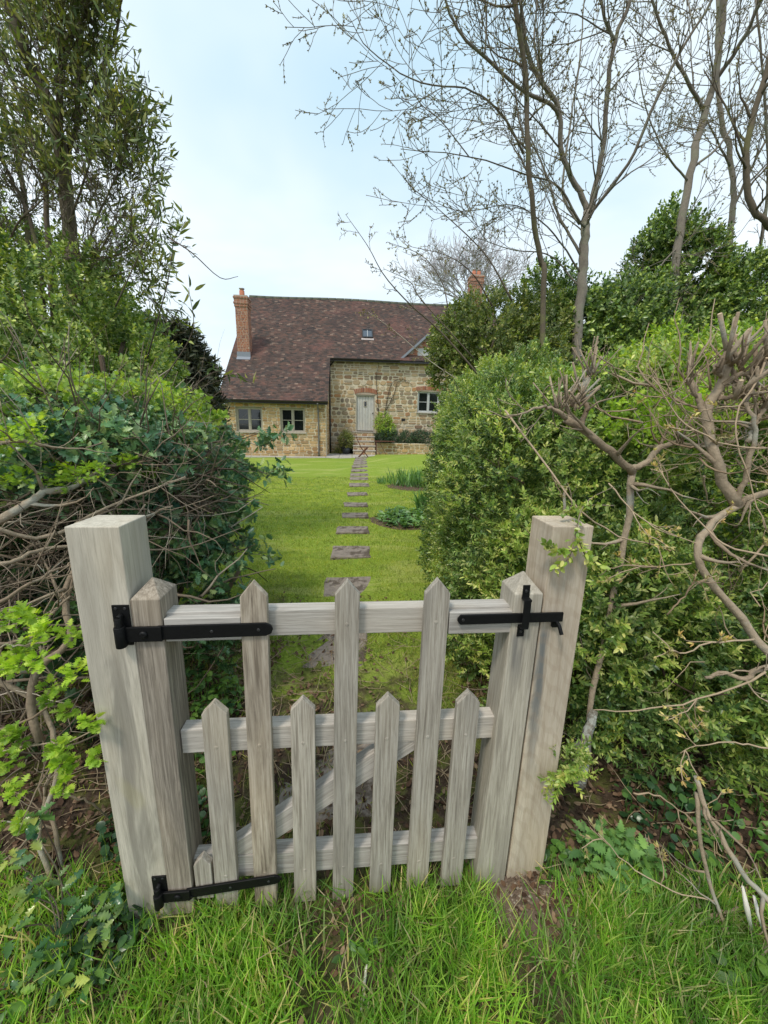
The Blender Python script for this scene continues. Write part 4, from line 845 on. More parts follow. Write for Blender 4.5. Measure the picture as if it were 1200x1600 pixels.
# -- right roadside hedge behind the latch post and along the lane
c=Vector((2.2,1.9,0)); RB=[(2.35,2.15,.95,1.45,.55,.92),(3.9,2.1,.9,1.3,.7,.98),(1.5,1.75,.5,.55,.35,.5)]
rh=empty('mixed_hedge',c,0,'clipped mixed hedge with bare stems right of the latch post','hedge')
P,D=blobs(RB,820,.10,.05,4.0,-.12,5.5,.25,.3); k=P[:,1]>1.35; scatter('foliage',S_box,P[k],D[k],rng.uniform(.05,.09,k.sum()),M['box'],rh,c)
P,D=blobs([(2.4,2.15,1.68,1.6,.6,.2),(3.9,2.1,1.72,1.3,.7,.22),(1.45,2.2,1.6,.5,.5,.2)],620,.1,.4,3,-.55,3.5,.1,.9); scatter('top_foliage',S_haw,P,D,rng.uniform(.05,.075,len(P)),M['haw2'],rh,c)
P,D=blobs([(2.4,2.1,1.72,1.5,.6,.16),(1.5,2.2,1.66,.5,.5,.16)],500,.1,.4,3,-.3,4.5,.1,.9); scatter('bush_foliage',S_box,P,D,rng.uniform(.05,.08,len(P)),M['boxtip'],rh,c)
low=[(1.25,1.35,.42,.36,.22,.22),(1.60,1.35,.50,.35,.22,.25),(1.05,1.45,.75,.25,.2,.3),(1.9,1.5,.6,.4,.3,.35)]
P,D=blobs(low,1100,.14,.12,2.2,-.05,7,.15,.3); scatter('low_foliage',S_box,P,D,rng.uniform(.05,.085,len(P)),M['box'],rh,c)
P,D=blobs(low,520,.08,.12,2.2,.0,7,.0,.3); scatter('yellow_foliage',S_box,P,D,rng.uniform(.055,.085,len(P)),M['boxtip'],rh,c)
P,D=blobs([at(1010,650,1.55)[:]+(.14,.12,.10),at(1080,640,1.5)[:]+(.13,.12,.08),at(960,640,1.6)[:]+(.12,.1,.07)],900,.3,.4,2,-.2,9,.3,.5); scatter('bright_foliage',S_haw,P,D,rng.uniform(.028,.045,len(P)),M['haw'],rh,c)
# main stems drawn limb by limb
lm=MB(); tips=[]; cutm=MB()
def limb(pts,r0,r1,k=9,mat=0,n=14,bump=.10,kids=0,kl=.2,up=.1,mbx=None):
    q=[at(x,y,Y) for x,y,Y in pts]; w=cr(q,n); w=[p+Vector((random.gauss(0,.0025),random.gauss(0,.0025),random.gauss(0,.0025))) for p in w]
    m_=mbx or lm; f_=.62 if r0>.008 else 1; m_.tube(w,[(r0+(r1-r0)*i/n)*f_ for i in range(n+1)],k,mat,bump=bump)
    for _ in range(kids):
        i=random.randint(3,n-1); d=(w[i]-w[i-1]).normalized()+Vector((random.gauss(0,.8),random.gauss(0,.6)-.2,random.gauss(0,.8))); kw=wig(w[i],d,kl*random.uniform(.5,1.2),5,.2,up)
        if min(abs(v_.x) for v_ in kw)<.60 and w[i].x<0: continue
        grow(m_,kw,max(.002,r1*.5),.0014,1,[2],[kl*.5],tips,4)
    return w
def stub(p,d,L,r):
    e=Vector(p)+Vector(d).normalized()*L; lm.tube([p,(Vector(p)+e)/2,e],[r,r*.9,r*.85],7,0); cutm.tube([e,e+Vector(d).normalized()*.002],[r*.83,r*.80],7,0)
limb([(918,1175,1.25),(925,1080,1.3),(945,1000,1.34),(965,900,1.36),(982,800,1.38),(988,735,1.38)],.017,.019,kids=4)
limb([(988,738,1.38),(965,716,1.36),(935,690,1.33),(905,668,1.32),(885,655,1.30)],.022,.020,kids=3)
limb([(985,735,1.38),(1010,722,1.4),(1032,700,1.42),(1060,690,1.44)],.019,.015,kids=3)
limb([(885,655,1.30),(868,640,1.28),(850,636,1.26),(820,645,1.2),(790,650,1.15)],.012,.003,kids=6,kl=.14)
limb([(905,668,1.32),(915,640,1.33),(910,610,1.35),(925,580,1.38)],.014,.010,kids=4,kl=.14)
limb([(860,980,1.5),(895,900,1.55),(880,830,1.6),(885,760,1.65)],.016,.010,kids=4)
limb([(1150,790,1.2),(1118,720,1.22),(1105,650,1.25),(1128,600,1.25),(1140,560,1.25)],.026,.020,kids=4)
limb([(1128,602,1.25),(1158,585,1.23),(1185,577,1.22),(1205,560,1.22)],.014,.010,kids=3)
limb([(1118,625,1.25),(1145,622,1.23),(1168,612,1.22),(1182,600,1.22)],.012,.010,kids=3)
limb([(1170,690,1.19),(1180,660,1.2),(1192,640,1.21)],.012,.011,kids=2)
limb([(1132,590,1.25),(1120,582,1.24),(1118,570,1.23)],.012,.010)
limb([(1105,650,1.25),(1090,620,1.27),(1075,590,1.3)],.016,.012,kids=2)
limb([(1230,760,1.15),(1180,775,1.18),(1150,790,1.2),(1115,815,1.16),(1090,850,1.12),(1105,900,1.1),(1145,950,1.08),(1185,1000,1.05),(1240,1060,1.0)],.015,.019,kids=5,n=24)
limb([(1150,790,1.2),(1170,730,1.18),(1180,680,1.18),(1165,630,1.2)],.013,.009,kids=4)
limb([(1240,1040,1.0),(1190,1045,1.0),(1165,1060,1.0),(1130,1050,1.02),(1100,1060,1.03)],.015,.007,kids=4,kl=.12)
limb([(1090,1215,.98),(1100,1260,.95),(1130,1310,.9),(1165,1370,.86),(1200,1405,.82),(1240,1430,.8)],.011,.012,kids=4,n=16)
limb([(1090,1240,.97),(1095,1310,.93),(1110,1380,.9),(1130,1440,.86),(1150,1480,.83)],.010,.007,kids=4)
limb([(1085,1500,.8),(1060,1490,.83),(1070,1460,.86),(1110,1430,.88),(1150,1420,.88)],.003,.006,kids=3,kl=.1)
limb([(1240,1440,.8),(1200,1480,.8),(1170,1530,.78),(1160,1590,.75)],.004,.005,kids=2,kl=.1)
for (x,y) in ((880,640),(890,632),(900,640),(912,612),(925,590),(872,640),(1060,690),(1075,592)):
    for _ in range(8): stub(at(x+random.uniform(-8,8),y+random.uniform(-8,8),1.33+random.uniform(-.04,.05)),(random.gauss(0,.6),random.gauss(-.1,.4),1),random.uniform(.03,.13),random.uniform(.0018,.0042))
for (x,y) in ((1140,562),(1120,575),(1160,570),(1180,600),(1190,640),(1165,630),(1200,560),(1150,620),(1185,575)):
    for _ in range(4): stub(at(x+random.uniform(-5,5),y+random.uniform(-2,10),1.22+random.uniform(-.015,.02)),(random.gauss(0,.38),random.gauss(-.1,.35),1),random.uniform(.03,.17),random.uniform(.0025,.0075))
so=lm.build('main_stems',M['bark_pale'],rh,off=c); cutm.build('cut_ends',M['cutwood'],so,off=c)
m=MB(); w=[at(x,y,Y) for x,y,Y in ((905,1230,1.22),(905,1190,1.23),(918,1150,1.24),(928,1110,1.26))]; w=cr(w,12); m.tube(w,[.014,.024,.030,.024,.029,.022,.026,.018,.022,.016,.015,.013,.010],14,0,bump=.42); m.build('lichen_stump',M['lichen'],rh,off=c)
m=MB(); m.tube([at(1160,1385,.86),at(1168,1420,.85),at(1176,1465,.84)],[.003,.0075,.004],5,bump=.3); m.tube([at(1178,1400,.85),at(1185,1430,.84),at(1192,1455,.84)],[.003,.005,.003],5,bump=.3); m.build('torn_wood',M['torn'],rh,off=c)
# budding twigs in front
bt=MB(); btips=[]; old=tips; tips=btips
for pts,r in (([(790,640,1.3),(850,720,1.2),(900,790,1.12),(950,830,1.1),(1000,845,1.1),(1050,860,1.1)],.0035),([(1200,1050,.95),(1120,1085,.98),(1040,1105,1.0),(980,1110,1.03),(925,1108,1.05)],.003),([(1180,1000,1.0),(1110,1005,1.0),(1060,1020,1.02),(1020,985,1.05)],.0028),
    ([(990,1240,1.0),(1040,1250,.98),(1100,1300,.95),(900,1190,1.1)][:3],.003),([(1120,1410,.88),(1050,1390,.9),(980,1350,.93),(935,1300,.96)],.0025),([(950,755,1.25),(990,800,1.2),(1040,830,1.15),(1090,850,1.12)],.0028),
    ([(1080,880,1.1),(1020,885,1.12),(960,885,1.15),(935,900,1.2)],.0025),([(1200,870,1.0),(1130,850,1.05),(1100,820,1.1),(1060,780,1.15),(1030,730,1.2)],.003),([(1200,1170,.9),(1120,1160,.92),(1060,1175,.95)],.0025),([(1200,560,1.2),(1150,660,1.15),(1170,750,1.1),(1200,830,1.05)],.003),
    ([(1040,960,1.05),(1075,925,1.05),(1090,890,1.05)],.0025),([(1200,700,1.1),(1120,690,1.12),(1060,650,1.2),(1020,590,1.25)],.0028)):
    limb(pts,r,r*.5,5,0,12,.1,3,.12,.05,bt)
bto=bt.build('budding_twigs',M['twig_pale'],rh,off=c)
bp=np.array([tuple(t[0]) for t in btips]);bd=np.array([tuple(t[1]) for t in btips])+rng.normal(0,.5,(len(btips),3)); k=rng.random(len(bp))<.75; scatter('bud',[merge([xf(L_bud,(0,0,0),(math.cos(a)*.5,1,math.sin(a)*.5),(0,0,1),1) for a in (0,2.1,4.2)])],bp[k],bd[k],rng.uniform(.010,.019,k.sum()),M['bud'],bto,c); tips=old
twigmass(RB,120,.42,.0038,4).build('twigs',M['twig'],rh,off=c); twigmass([(1.05,1.35,1.60,.30,.15,.12),(1.15,1.32,1.48,.25,.15,.16),(1.9,1.4,1.62,.5,.2,.22),(1.75,1.3,1.4,.3,.2,.3),(1.5,1.1,.95,.5,.2,.5)],85,.26,.0026,2,.3,.5,.3).build('cut_twigs',M['twig_pale'],rh,off=c)
# sprig of box leaning over the latch post
c=at(895,850,.97); sp=empty('box_sprig',c,0,'leafy box sprig hanging over the top of the latch post','sprig'); m=MB(); P=[];D=[]
for pts in ([(960,760,1.2),(915,785,1.06),(900,830,.97),(890,870,.955),(868,888,.95)],[(900,832,.97),(915,868,.95),(940,885,.97)],[(893,860,.955),(870,862,.95),(853,850,.95)],[(960,790,1.15),(915,790,1.06),(880,800,1.03)]):
    w=cr([at(*q) for q in pts],12); m.tube(w,.0016,4)
    for i in range(1,13):
        for _ in range(5): P.append(w[i]+Vector((random.gauss(0,.004),random.gauss(0,.004),random.gauss(0,.004)))); D.append(Vector((random.gauss(0,.8),random.gauss(-.3,.6),random.gauss(.1,.7)))+(w[i]-w[i-1]).normalized())
m.build('stem',M['twig'],sp,off=c); scatter('leaves',L_oval,np.array([tuple(p) for p in P]),np.array([tuple(p) for p in D]),rng.uniform(.014,.024,len(P)),M['boxtip'],sp,c)
c=at(885,1200,1.0); sp=empty('box_sprig',c,0,'pale box sprig beside the lower half of the latch post','sprig'); P,D=blobs([c[:]+(.06,.05,.06)],3800,.25,0,2,-1,6,.3,.3); scatter('leaves',S_box,P[:70],D[:70],rng.uniform(.04,.06,len(P[:70])),M['boxtip'],sp,c); twigmass([c[:]+(.06,.05,.06)],12,.08,.0015).build('stem',M['twig'],sp,off=c)
# -- left roadside hedge: a brown tangle of laid stems
c=Vector((-1.9,1.6,0)); LB=[(-1.75,1.75,.62,.98,.62,.64),(-3.3,1.8,.62,1.0,.7,.70)]
lh=empty('hawthorn_hedge',c,0,'brown tangled hawthorn hedge with fresh green tufts left of the left post','hedge')
lm=MB(); tips=[]
for pts,r0,r1 in (([(-60,850,1.2),(40,790,1.3),(70,770,1.35),(110,765,1.4)],.024,.018),([(-40,700,1.3),(30,690,1.3),(90,700,1.35)],.012,.008),([(-60,890,1.1),(10,880,1.15),(60,860,1.25),(150,850,1.4)],.012,.009),
    ([(60,1160,1.1),(50,1060,1.15),(110,1000,1.2),(100,930,1.25),(130,870,1.3)],.020,.016),([(-40,1050,1.1),(60,1100,1.15),(90,1200,1.1),(60,1300,1.0),(95,1420,.95)],.014,.012),([(-60,1010,1.0),(40,1000,1.1),(80,960,1.15),(110,930,1.2)],.010,.006),
    ([(100,1370,1.0),(85,1300,1.05),(70,1240,1.08),(90,1180,1.1)],.012,.010),([(-40,1150,.95),(30,1130,1.0),(90,1100,1.02),(120,1110,1.04)],.004,.003),([(-30,960,1.0),(60,905,1.1),(110,880,1.2)],.006,.003),
    ([(130,870,1.35),(200,820,1.5),(270,790,1.6)],.008,.004),([(110,765,1.4),(170,730,1.5),(240,720,1.6)],.014,.006),([(-20,820,1.2),(70,840,1.3),(150,800,1.4),(290,745,1.6)],.008,.004),([(60,1560,.8),(20,1530,.82),(-40,1540,.8)],.006,.005),
    ([(100,1240,1.05),(150,1260,1.1),(190,1300,1.2)],.004,.002),([(-60,1190,.98),(50,1165,.94),(115,1155,.92),(180,1125,.91)],.003,.0015),([(-60,1020,.98),(20,1010,.95),(80,1000,.95)],.003,.002)):
    limb(pts,r0,r1,8,0,14,.12,5 if r0>.0045 else 0,.28,.02)
lm.build('laid_stems',M['bark_pale'],lh,off=c)
tw=twigmass(LB,440,.55,.0045,4,.28,.2,.0); tw.build('twigs',M['twig'],lh,off=c)
tw=twigmass([(-1.72,1.25,.72,.55,.2,.62),(-1.2,1.75,1.2,.4,.4,.3)],420,.42,.0034,3,.3,.15,.0); tw.build('fine_twigs',M['twig'],lh,off=c)
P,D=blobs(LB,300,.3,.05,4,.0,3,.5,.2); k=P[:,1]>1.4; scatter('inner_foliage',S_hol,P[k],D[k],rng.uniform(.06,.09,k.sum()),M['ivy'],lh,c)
cl=[(30,690,1.35,.16,.10),(100,720,1.4,.13,.07),(20,740,1.3,.10,.07),(130,745,1.42,.09,.06),(60,665,1.5,.18,.08),(190,715,1.6,.08,.05),(90,985,.98,.055,.04),(50,1010,.95,.07,.05),(25,1040,.93,.07,.05),(70,1060,.95,.05,.04),(10,980,.95,.04,.05),(150,1140,.92,.035,.025),(120,1165,.92,.04,.03),(100,1190,.93,.03,.02),(15,1180,.92,.04,.05),(20,1235,.92,.04,.05)]
PP=[];DD=[];SS=[]
for x,y,Yd,rx,rz in [(x+random.gauss(0,14*(1+k)),y+random.gauss(0,12*(1+k)),Yd+random.gauss(0,.05),rx*.42,rz*.42) for x,y,Yd,rx,rz in cl for k in (0,1,1)]:
    b=at(x,y,Yd); rx*=1.15; rz*=1.2; n=int(30+rx*rz*9000); q=rng.normal(size=(n,3)); q/=np.linalg.norm(q,axis=1,keepdims=True); PP.append(np.array(b)+q*rng.uniform(.2,1,(n,1))*[rx,rx*.7,rz]); DD.append(q+[0,-.4,.5]+rng.normal(0,.6,(n,3))); SS.append(rng.uniform(.017,.029,n))
PP=np.vstack(PP);FACEUP[0]=True; scatter('fresh_leaves',L_haw,PP,np.vstack(DD),np.concatenate(SS),M['haw'],lh,c);FACEUP[0]=False
# variegated holly seedling, bottom left
c=gnd(95,1500); vh=empty('holly_seedling',c,0,'variegated holly seedling growing in front of the left post','shrub'); PP=[];DD=[]; m=MB()
for x,y,Yd in ((40,1370,.80),(60,1310,.84),(50,1400,.8),(95,1380,.82),(20,1450,.76),(120,1420,.82),(150,1430,.82),(165,1400,.83),(80,1480,.75),(140,1475,.78),(60,1270,.86),(15,1340,.8),(170,1450,.8),(130,1530,.72),(90,1560,.7),(40,1540,.7)):
    b=at(x,y,Yd); m.tube(cr([c,(Vector(c)+b)/2+Vector((0,.04,0)),b],6),.0022,4)
    for _ in range(7): a=random.uniform(0,6.28); PP.append(b+Vector((random.gauss(0,.012),random.gauss(0,.012),random.gauss(0,.014)))); DD.append((math.cos(a),math.sin(a)-.2,random.uniform(-.1,.7)))
m.build('stems',M['twig'],vh,off=c); FACEUP[0]=True; scatter('leaves',L_holly,np.array([tuple(p) for p in PP]),np.array(DD),rng.uniform(.026,.044,len(PP)),M['holly_var'],vh,c); FACEUP[0]=False
# -- holly behind the left post
c=Vector((-1.6,2.5,0)); HB=[(-1.66,2.55,1.05,.56,.6,.66),(-2.3,2.4,1.10,.8,.7,.68),(-1.50,2.15,1.08,.36,.4,.42),(-3.3,2.4,1.1,.8,.7,.75),(-1.75,2.0,1.38,.55,.45,.26),(-1.17,1.95,1.10,.27,.28,.40),(-1.45,1.75,1.34,.50,.30,.20)]
ho=empty('holly_bush',c,0,'dark glossy holly bush overhanging the lawn behind the left post','holly')
P,D=blobs(HB,680,.16,.3,2.2,-.35,4,.2,.3,amp=.2); scatter('foliage',S_hol,P,D,rng.uniform(.05,.085,len(P)),M['holly'],ho,c)
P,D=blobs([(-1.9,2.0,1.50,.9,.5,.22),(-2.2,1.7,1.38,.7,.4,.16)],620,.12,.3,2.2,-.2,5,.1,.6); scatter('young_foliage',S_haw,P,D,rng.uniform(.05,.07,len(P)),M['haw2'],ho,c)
tw=twigmass(HB,110,.5,.005,2.2,.2,.6,.05)
lm=tw; tips=[]; 
for pts in ([(200,800,2.0),(300,770,2.1),(380,780,2.2),(420,790,2.25)],[(250,900,1.9),(330,880,2.0),(400,850,2.0)],[(300,940,1.8),(360,905,1.8),(432,888,1.8)],[(300,700,2.2),(370,720,2.3),(425,745,2.35)],[(260,960,1.8),(330,960,1.85),(380,930,1.9)],[(330,700,2.4),(380,690,2.4),(410,700,2.4)]): limb(pts,.006,.002,5,0,10,.1,4,.2,0,tw)
for s in range(6): tw.tube(cr([(-1.6+random.gauss(0,.15),2.5,0),(-1.6+random.gauss(0,.2),2.5,.5),(-1.5+random.gauss(0,.4),2.4+random.gauss(0,.2),1.2)],8),.018,7)
tw.build('stems',M['twig'],ho,off=c)
P=np.array([tuple(t[0]) for t in tips]); P=np.repeat(P,4,0)+rng.normal(0,.022,(len(P)*4,3)); scatter('outer_leaves',L_holly,P,rng.normal(size=(len(P),3)),rng.uniform(.035,.055,len(P)),M['holly'],ho,c)
# -- shrubs behind on the left
bush('mixed_shrub',Vector((-4.2,4.8,0)),[(-4.0,4.9,1.7,1.0,1.0,2.0),(-5.0,4.8,1.9,1.1,1.1,2.1),(-3.1,4.7,1.2,.75,.8,1.55)],300,S_ev,.115,M['shrub'],'tall evergreen shrub under the tree on the left','shrub',up=.4,thr=-.35,shell=.2,inner=.25)
bush('spring_shrub',Vector((-3.2,3.7,0)),[(-3.3,3.9,1.9,.95,.8,1.25),(-2.5,3.7,1.5,.6,.7,1.0),(-4.4,3.9,1.9,1.0,.8,1.4),(-2.05,3.5,1.1,.4,.5,.6)],430,S_ev,.10,M['shrub'],'mid green leafy shrub between the holly and the tall evergreen','shrub',up=.5,thr=-.15,shell=.2,inner=.2)
bush('dark_conifer',Vector((-5.0,10.2,0)),[(-5.6,10.4,1.6,1.0,1,2.2),(-5.2,9.9,1.0,.7,.8,1.6)],260,[sprig(L_lance,12,.6,.7,seed=3,opp=False)],.28,M['conifer'],'dark conifer beyond the left hedge near the cottage','conifer',up=.3,thr=-.6)
# left tree: drawn limbs, twigs, narrow leaves
TR=[1]
def tree(name,base,label,cat,limbs,bark,nch,clen,lev,leafspec=None,bud=None,ang=(30,65),up=.1,j=.16,rm=.0016,extra_off=None,thin=-.5):
    r=empty(name,base,0,label,cat,'bare trees rising out of the right hedge' if name=='bare_tree' else None); mb=MB(); tp=[]
    for L in limbs:
        pts,r0,r1=L[:3]; n=max(10,len(pts)*4); w=cr([at(*p) if not isinstance(p,Vector) else p for p in pts],n)
        r0*=TR[0]; r1*=TR[0]; w=[p+Vector((random.gauss(0,1),random.gauss(0,1),random.gauss(0,1)))*r0*.14 for p in w]
        grow(mb,w,r0,r1,lev if len(L)<4 else L[3],nch,clen,tp,8,ang,up,.12 if len(L)<5 else L[4],0,j,.05,rm)
    mb.build('trunk',bark,r,off=base); P=np.array([tuple(t[0]) for t in tp]);D=np.array([tuple(t[1]) for t in tp])
    if leafspec:
        T,size,mat,rep,sp=leafspec; P2=np.repeat(P,rep,0)+rng.normal(0,sp,(len(P)*rep,3)); D2=np.repeat(D,rep,0)+rng.normal(0,.6,(len(P)*rep,3)); k=(lump(P2,2.6)>thin)&(rng.random(len(P2))<.85); scatter('crown',T,P2[k],D2[k],rng.uniform(.7,1.2,k.sum())*size,mat,r,base)
    if bud:
        size,mat=bud; k=rng.random(len(P))<.85; scatter('buds',[merge([xf(L_bud,(0,0,0),(math.cos(a)*.6,1,math.sin(a)*.6),(0,0,1),1) for a in (0,2.1,4.2)])],P[k],D[k]+rng.normal(0,.4,(k.sum(),3)),rng.uniform(.6,1.3,k.sum())*size,mat,r,base)
    return r
LT=[([Vector((-3.6,4.4,0)),(118,470,4.3),(110,372,4.3),(98,256,4.25),(78,168,4.2),(54,120,4.2),(30,60,4.1),(8,-10,4.1),(-22,-90,4.0)],.075,.035,3,.3),
 ([(98,300,4.25),(110,225,4.3),(126,180,4.3),(152,124,4.2),(179,60,4.2),(195,-30,4.1)],.028,.008),
 ([Vector((-3.8,4.5,0)),(83,480,4.3),(73,350,4.3),(68,240,4.5),(38,180,4.6),(-2,60,4.7)],.032,.012,3,.45),
 ([(118,192,4.3),(124,120,4.4),(124,40,4.4),(117,-60,4.4)],.018,.007),([(96,250,4.25),(96,180,4.0),(93,60,3.9),(108,-50,3.8)],.016,.008),
 ([(88,200,4.2),(98,80,4.1),(124,40,4.0),(156,-40,3.9)],.018,.008),([Vector((-4.2,4.6,0)),(68,480,4.4),(48,350,4.5),(18,280,4.6),(-42,150,4.6),(-82,20,4.6)],.026,.010,3,.45),
 ([(116,440,4.2),(148,350,4.0),(187,260,3.9),(204,185,3.9)],.012,.003),([(116,470,4.2),(163,380,4.1),(195,330,4.0),(216,288,4.0)],.012,.003),([(118,400,4.2),(140,400,4.1),(179,400,4.0),(226,360,3.9)],.010,.003),
 ([(114,480,4.2),(140,440,4.1),(179,430,4.0),(210,420,3.9)],.010,.003),([(108,350,4.2),(132,280,4.1),(148,220,4.0),(156,160,4.0)],.012,.004),
 ([Vector((-4.6,4.8,0)),(48,480,4.6),(38,300,4.8),(8,180,5),(-22,80,5)],.035,.016,3,.4),([Vector((-4.6,4.4,0)),(-2,520,4.4),(-7,400,4.4),(-22,280,4.4),(-52,150,4.4)],.03,.016,3,.4),([(-7,420,4.4),(28,350,4.3),(58,320,4.2),(88,290,4.1)],.012,.004)]
tree('evergreen_tree',Vector((-3.6,4.4,0)),'tall mossy trunked tree with sparse narrow dull leaves on the left','tree',LT,M['bark'],[13,7,3],[.60,.34,.18],3,(L_lance,.075,M['longleaf'],1,.02),None,(25,60),.10,.16,.0021,None,-.15)
# thin twig with a few leaves against the sky, left of the chimney
c=at(230,560,2.9); ol=empty('leafy_shoot',c,0,'thin arching shoot with a few leaves left of the brick chimney','shoot'); m=MB(); tp=[]
for pts in ([(230,560,2.9),(262,440,2.8),(272,375,2.8),(290,345,2.8)],[(265,372,2.8),(300,395,2.7),(344,434,2.7),(372,432,2.7)],[(250,600,2.8),(300,520,2.8),(295,450,2.8)],[(290,620,2.6),(320,590,2.6),(350,580,2.6),(395,600,2.5)],[(180,480,3),(225,380,3),(262,290,3)]):
    w=cr([at(*p) for p in pts],12); m.tube(w,[.005-.0035*i/12 for i in range(13)],5); tp+= [(w[i],w[i]-w[i-1]) for i in range(5,13) if pts[0][0]!=265]
m.build('stem',M['twig_dark'],ol,off=c); P=np.repeat(np.array([tuple(t[0]) for t in tp]),2,0); P=P+rng.normal(0,.015,P.shape); scatter('leaves',L_lance,P,rng.normal(size=P.shape)+[0,0,.3],rng.uniform(.05,.09,len(P)),M['longleaf'],ol,c)
# ------------------------------------------------------------------ trees and shrubs on the right
TR[0]=.66
A=[([Vector((2.9,6.0,0)),(903,520,6),(910,430,6),(914,370,6),(918,330,6)],.12,.085,1,.75),
 ([(918,330,6),(908,303,6),(879,245,5.9),(873,169,5.8),(850,134,5.7),(827,93,5.6),(815,20,5.5),(800,-80,5.4)],.06,.025),
 ([(873,185,5.85),(862,165,5.7),(815,140,5.5),(757,88,5.3),(716,47,5.2),(692,-10,5.1),(670,-80,5)],.038,.014),
 ([(916,345,6),(908,350,5.9),(873,292,5.8),(827,274,5.6),(733,245,5.4),(628,233,5.2)],.032,.005),
 ([(908,400,6),(870,330,6.2),(860,290,6.4),(840,240,6.5),(818,190,6.5)],.03,.012),
 ([(818,240,5.7),(786,181,5.5),(733,140,5.4),(652,128,5.2),(576,76,5.0),(545,25,4.9)],.022,.004),
 ([(922,335,6),(926,309,6),(943,233,6),(949,146,6),(961,64,6),(984,0,6),(1000,-80,6)],.06,.03),
 ([(925,330,6),(932,321,5.9),(984,251,5.6),(1025,157,5.4),(1060,87,5.3),(1112,0,5.2),(1140,-60,5.1)],.035,.018),
 ([(905,350,6),(880,300,6.2),(890,200,6.5),(905,100,6.6),(915,-30,6.6)],.03,.012),([(961,64,6),(945,30,5.9),(935,-40,5.8)],.03,.02),
 ([(906,425,6),(880,385,5.9),(850,350,5.8),(800,320,5.7),(720,330,5.6),(650,300,5.5)],.02,.004),([(906,450,6),(860,400,6),(800,390,5.9),(740,370,5.8)],.02,.006),
 ([(850,134,5.7),(835,60,5.9),(845,-40,6)],.025,.012),([(733,245,5.4),(690,190,5.3),(650,150,5.3),(640,60,5.2),(610,-20,5.2)],.010,.004),([(757,88,5.3),(760,20,5.3),(745,-60,5.2)],.018,.009),([(873,230,5.9),(840,190,5.6),(790,130,5.3),(770,50,5.2)],.016,.006)]
tree('bare_tree',Vector((2.9,6.0,0)),'grey forked bare tree rising in the middle of the right hedge','tree',A,M['bark_tree'],[8,6,2],[1.3,.60,.22],3,None,(.026,M['bud_dark']),(28,60),.05,.09,.0028)
D_=[([Vector((2.1,5.2,0)),(850,470,5.2),(844,402,5.2),(832,327,5.1),(824,233,5.0),(821,117,5),(803,0,4.9),(790,-80,4.9)],.055,.035,2,.5),([(824,233,5),(810,180,5),(805,100,5.1),(830,20,5.2)],.014,.006,2)]
tree('bare_tree',Vector((2.1,5.2,0)),'slim dark leafless trunk just left of the grey forked tree','tree',D_,M['bark'],[12,5],[.9,.4],2,None,(.019,M['bud_dark']),(28,60),.06,.16,.0024)
B=[([Vector((5.3,7,0)),(1050,500,7),(1060,385,7),(1077,280,7),(1101,175,7),(1118,117,6.9),(1130,0,6.8),(1135,-90,6.7)],.115,.05),([(1101,175,7),(1070,120,6.8),(1045,70,6.7),(1020,0,6.6),(1010,-60,6.6)],.04,.02),([(1118,125,7),(1150,80,6.8),(1180,20,6.6),(1200,-50,6.5)],.05,.025),([(1077,285,7),(1040,240,6.8),(1010,170,6.7),(990,60,6.6)],.025,.008),([(1085,260,7),(1130,220,7.0),(1180,130,7),(1210,60,7)],.03,.012),([(1060,385,7),(1030,420,6.8),(1020,470,6.6)],.02,.01)]
tree('bare_tree',Vector((5.3,7.0,0)),'pale lichened bare tree second from the right edge','tree',B,M['bark_tree'],[9,6,2],[1.2,.6,.24],3,None,(.026,M['bud_dark']),(25,58),.06,.09,.003)
C_=[([Vector((7.0,8,0)),(1130,480,8),(1136,408,8),(1145,327,8),(1142,262,8),(1124,163,8),(1120,60,8),(1130,-60,8)],.10,.04),([(1145,327,8),(1180,250,8),(1220,180,8)],.04,.02),([(1142,262,8),(1110,200,7.8),(1070,120,7.6)],.03,.01),([(1175,520,7.5),(1185,400,7.5),(1200,300,7.5),(1195,150,7.4),(1180,0,7.4)],.05,.02)]
tree('bare_tree',Vector((7.0,8.0,0)),'thin bare tree nearest the right edge of the view','tree',C_,M['bark_tree'],[9,6,2],[1.2,.6,.24],3,None,(.028,M['bud_dark']),(25,58),.06,.09,.0032)
E_=[([Vector((3.6,3.3,1.2)),(1225,420,3.2),(1200,352,3.0),(1175,325,3.0),(1165,250,3.0),(1180,170,3.0),(1205,90,3.0),(1225,0,3)],.034,.024,2,.4),([(1165,250,3),(1140,180,3),(1100,110,3.1)],.012,.005,1)]
tree('bare_tree',Vector((3.6,3.3,0)),'dark curved limb hooking into the top right corner','tree',[([Vector((3.6,3.3,0)),Vector((3.6,3.3,.8)),Vector((3.6,3.3,1.6)),at(1225,420,3.2)],.045,.036,0,.3)]+E_,M['bark'],[10,4],[.5,.25],2,None,(.014,M['bud_dark']),(28,60),.06,.16,.0018)
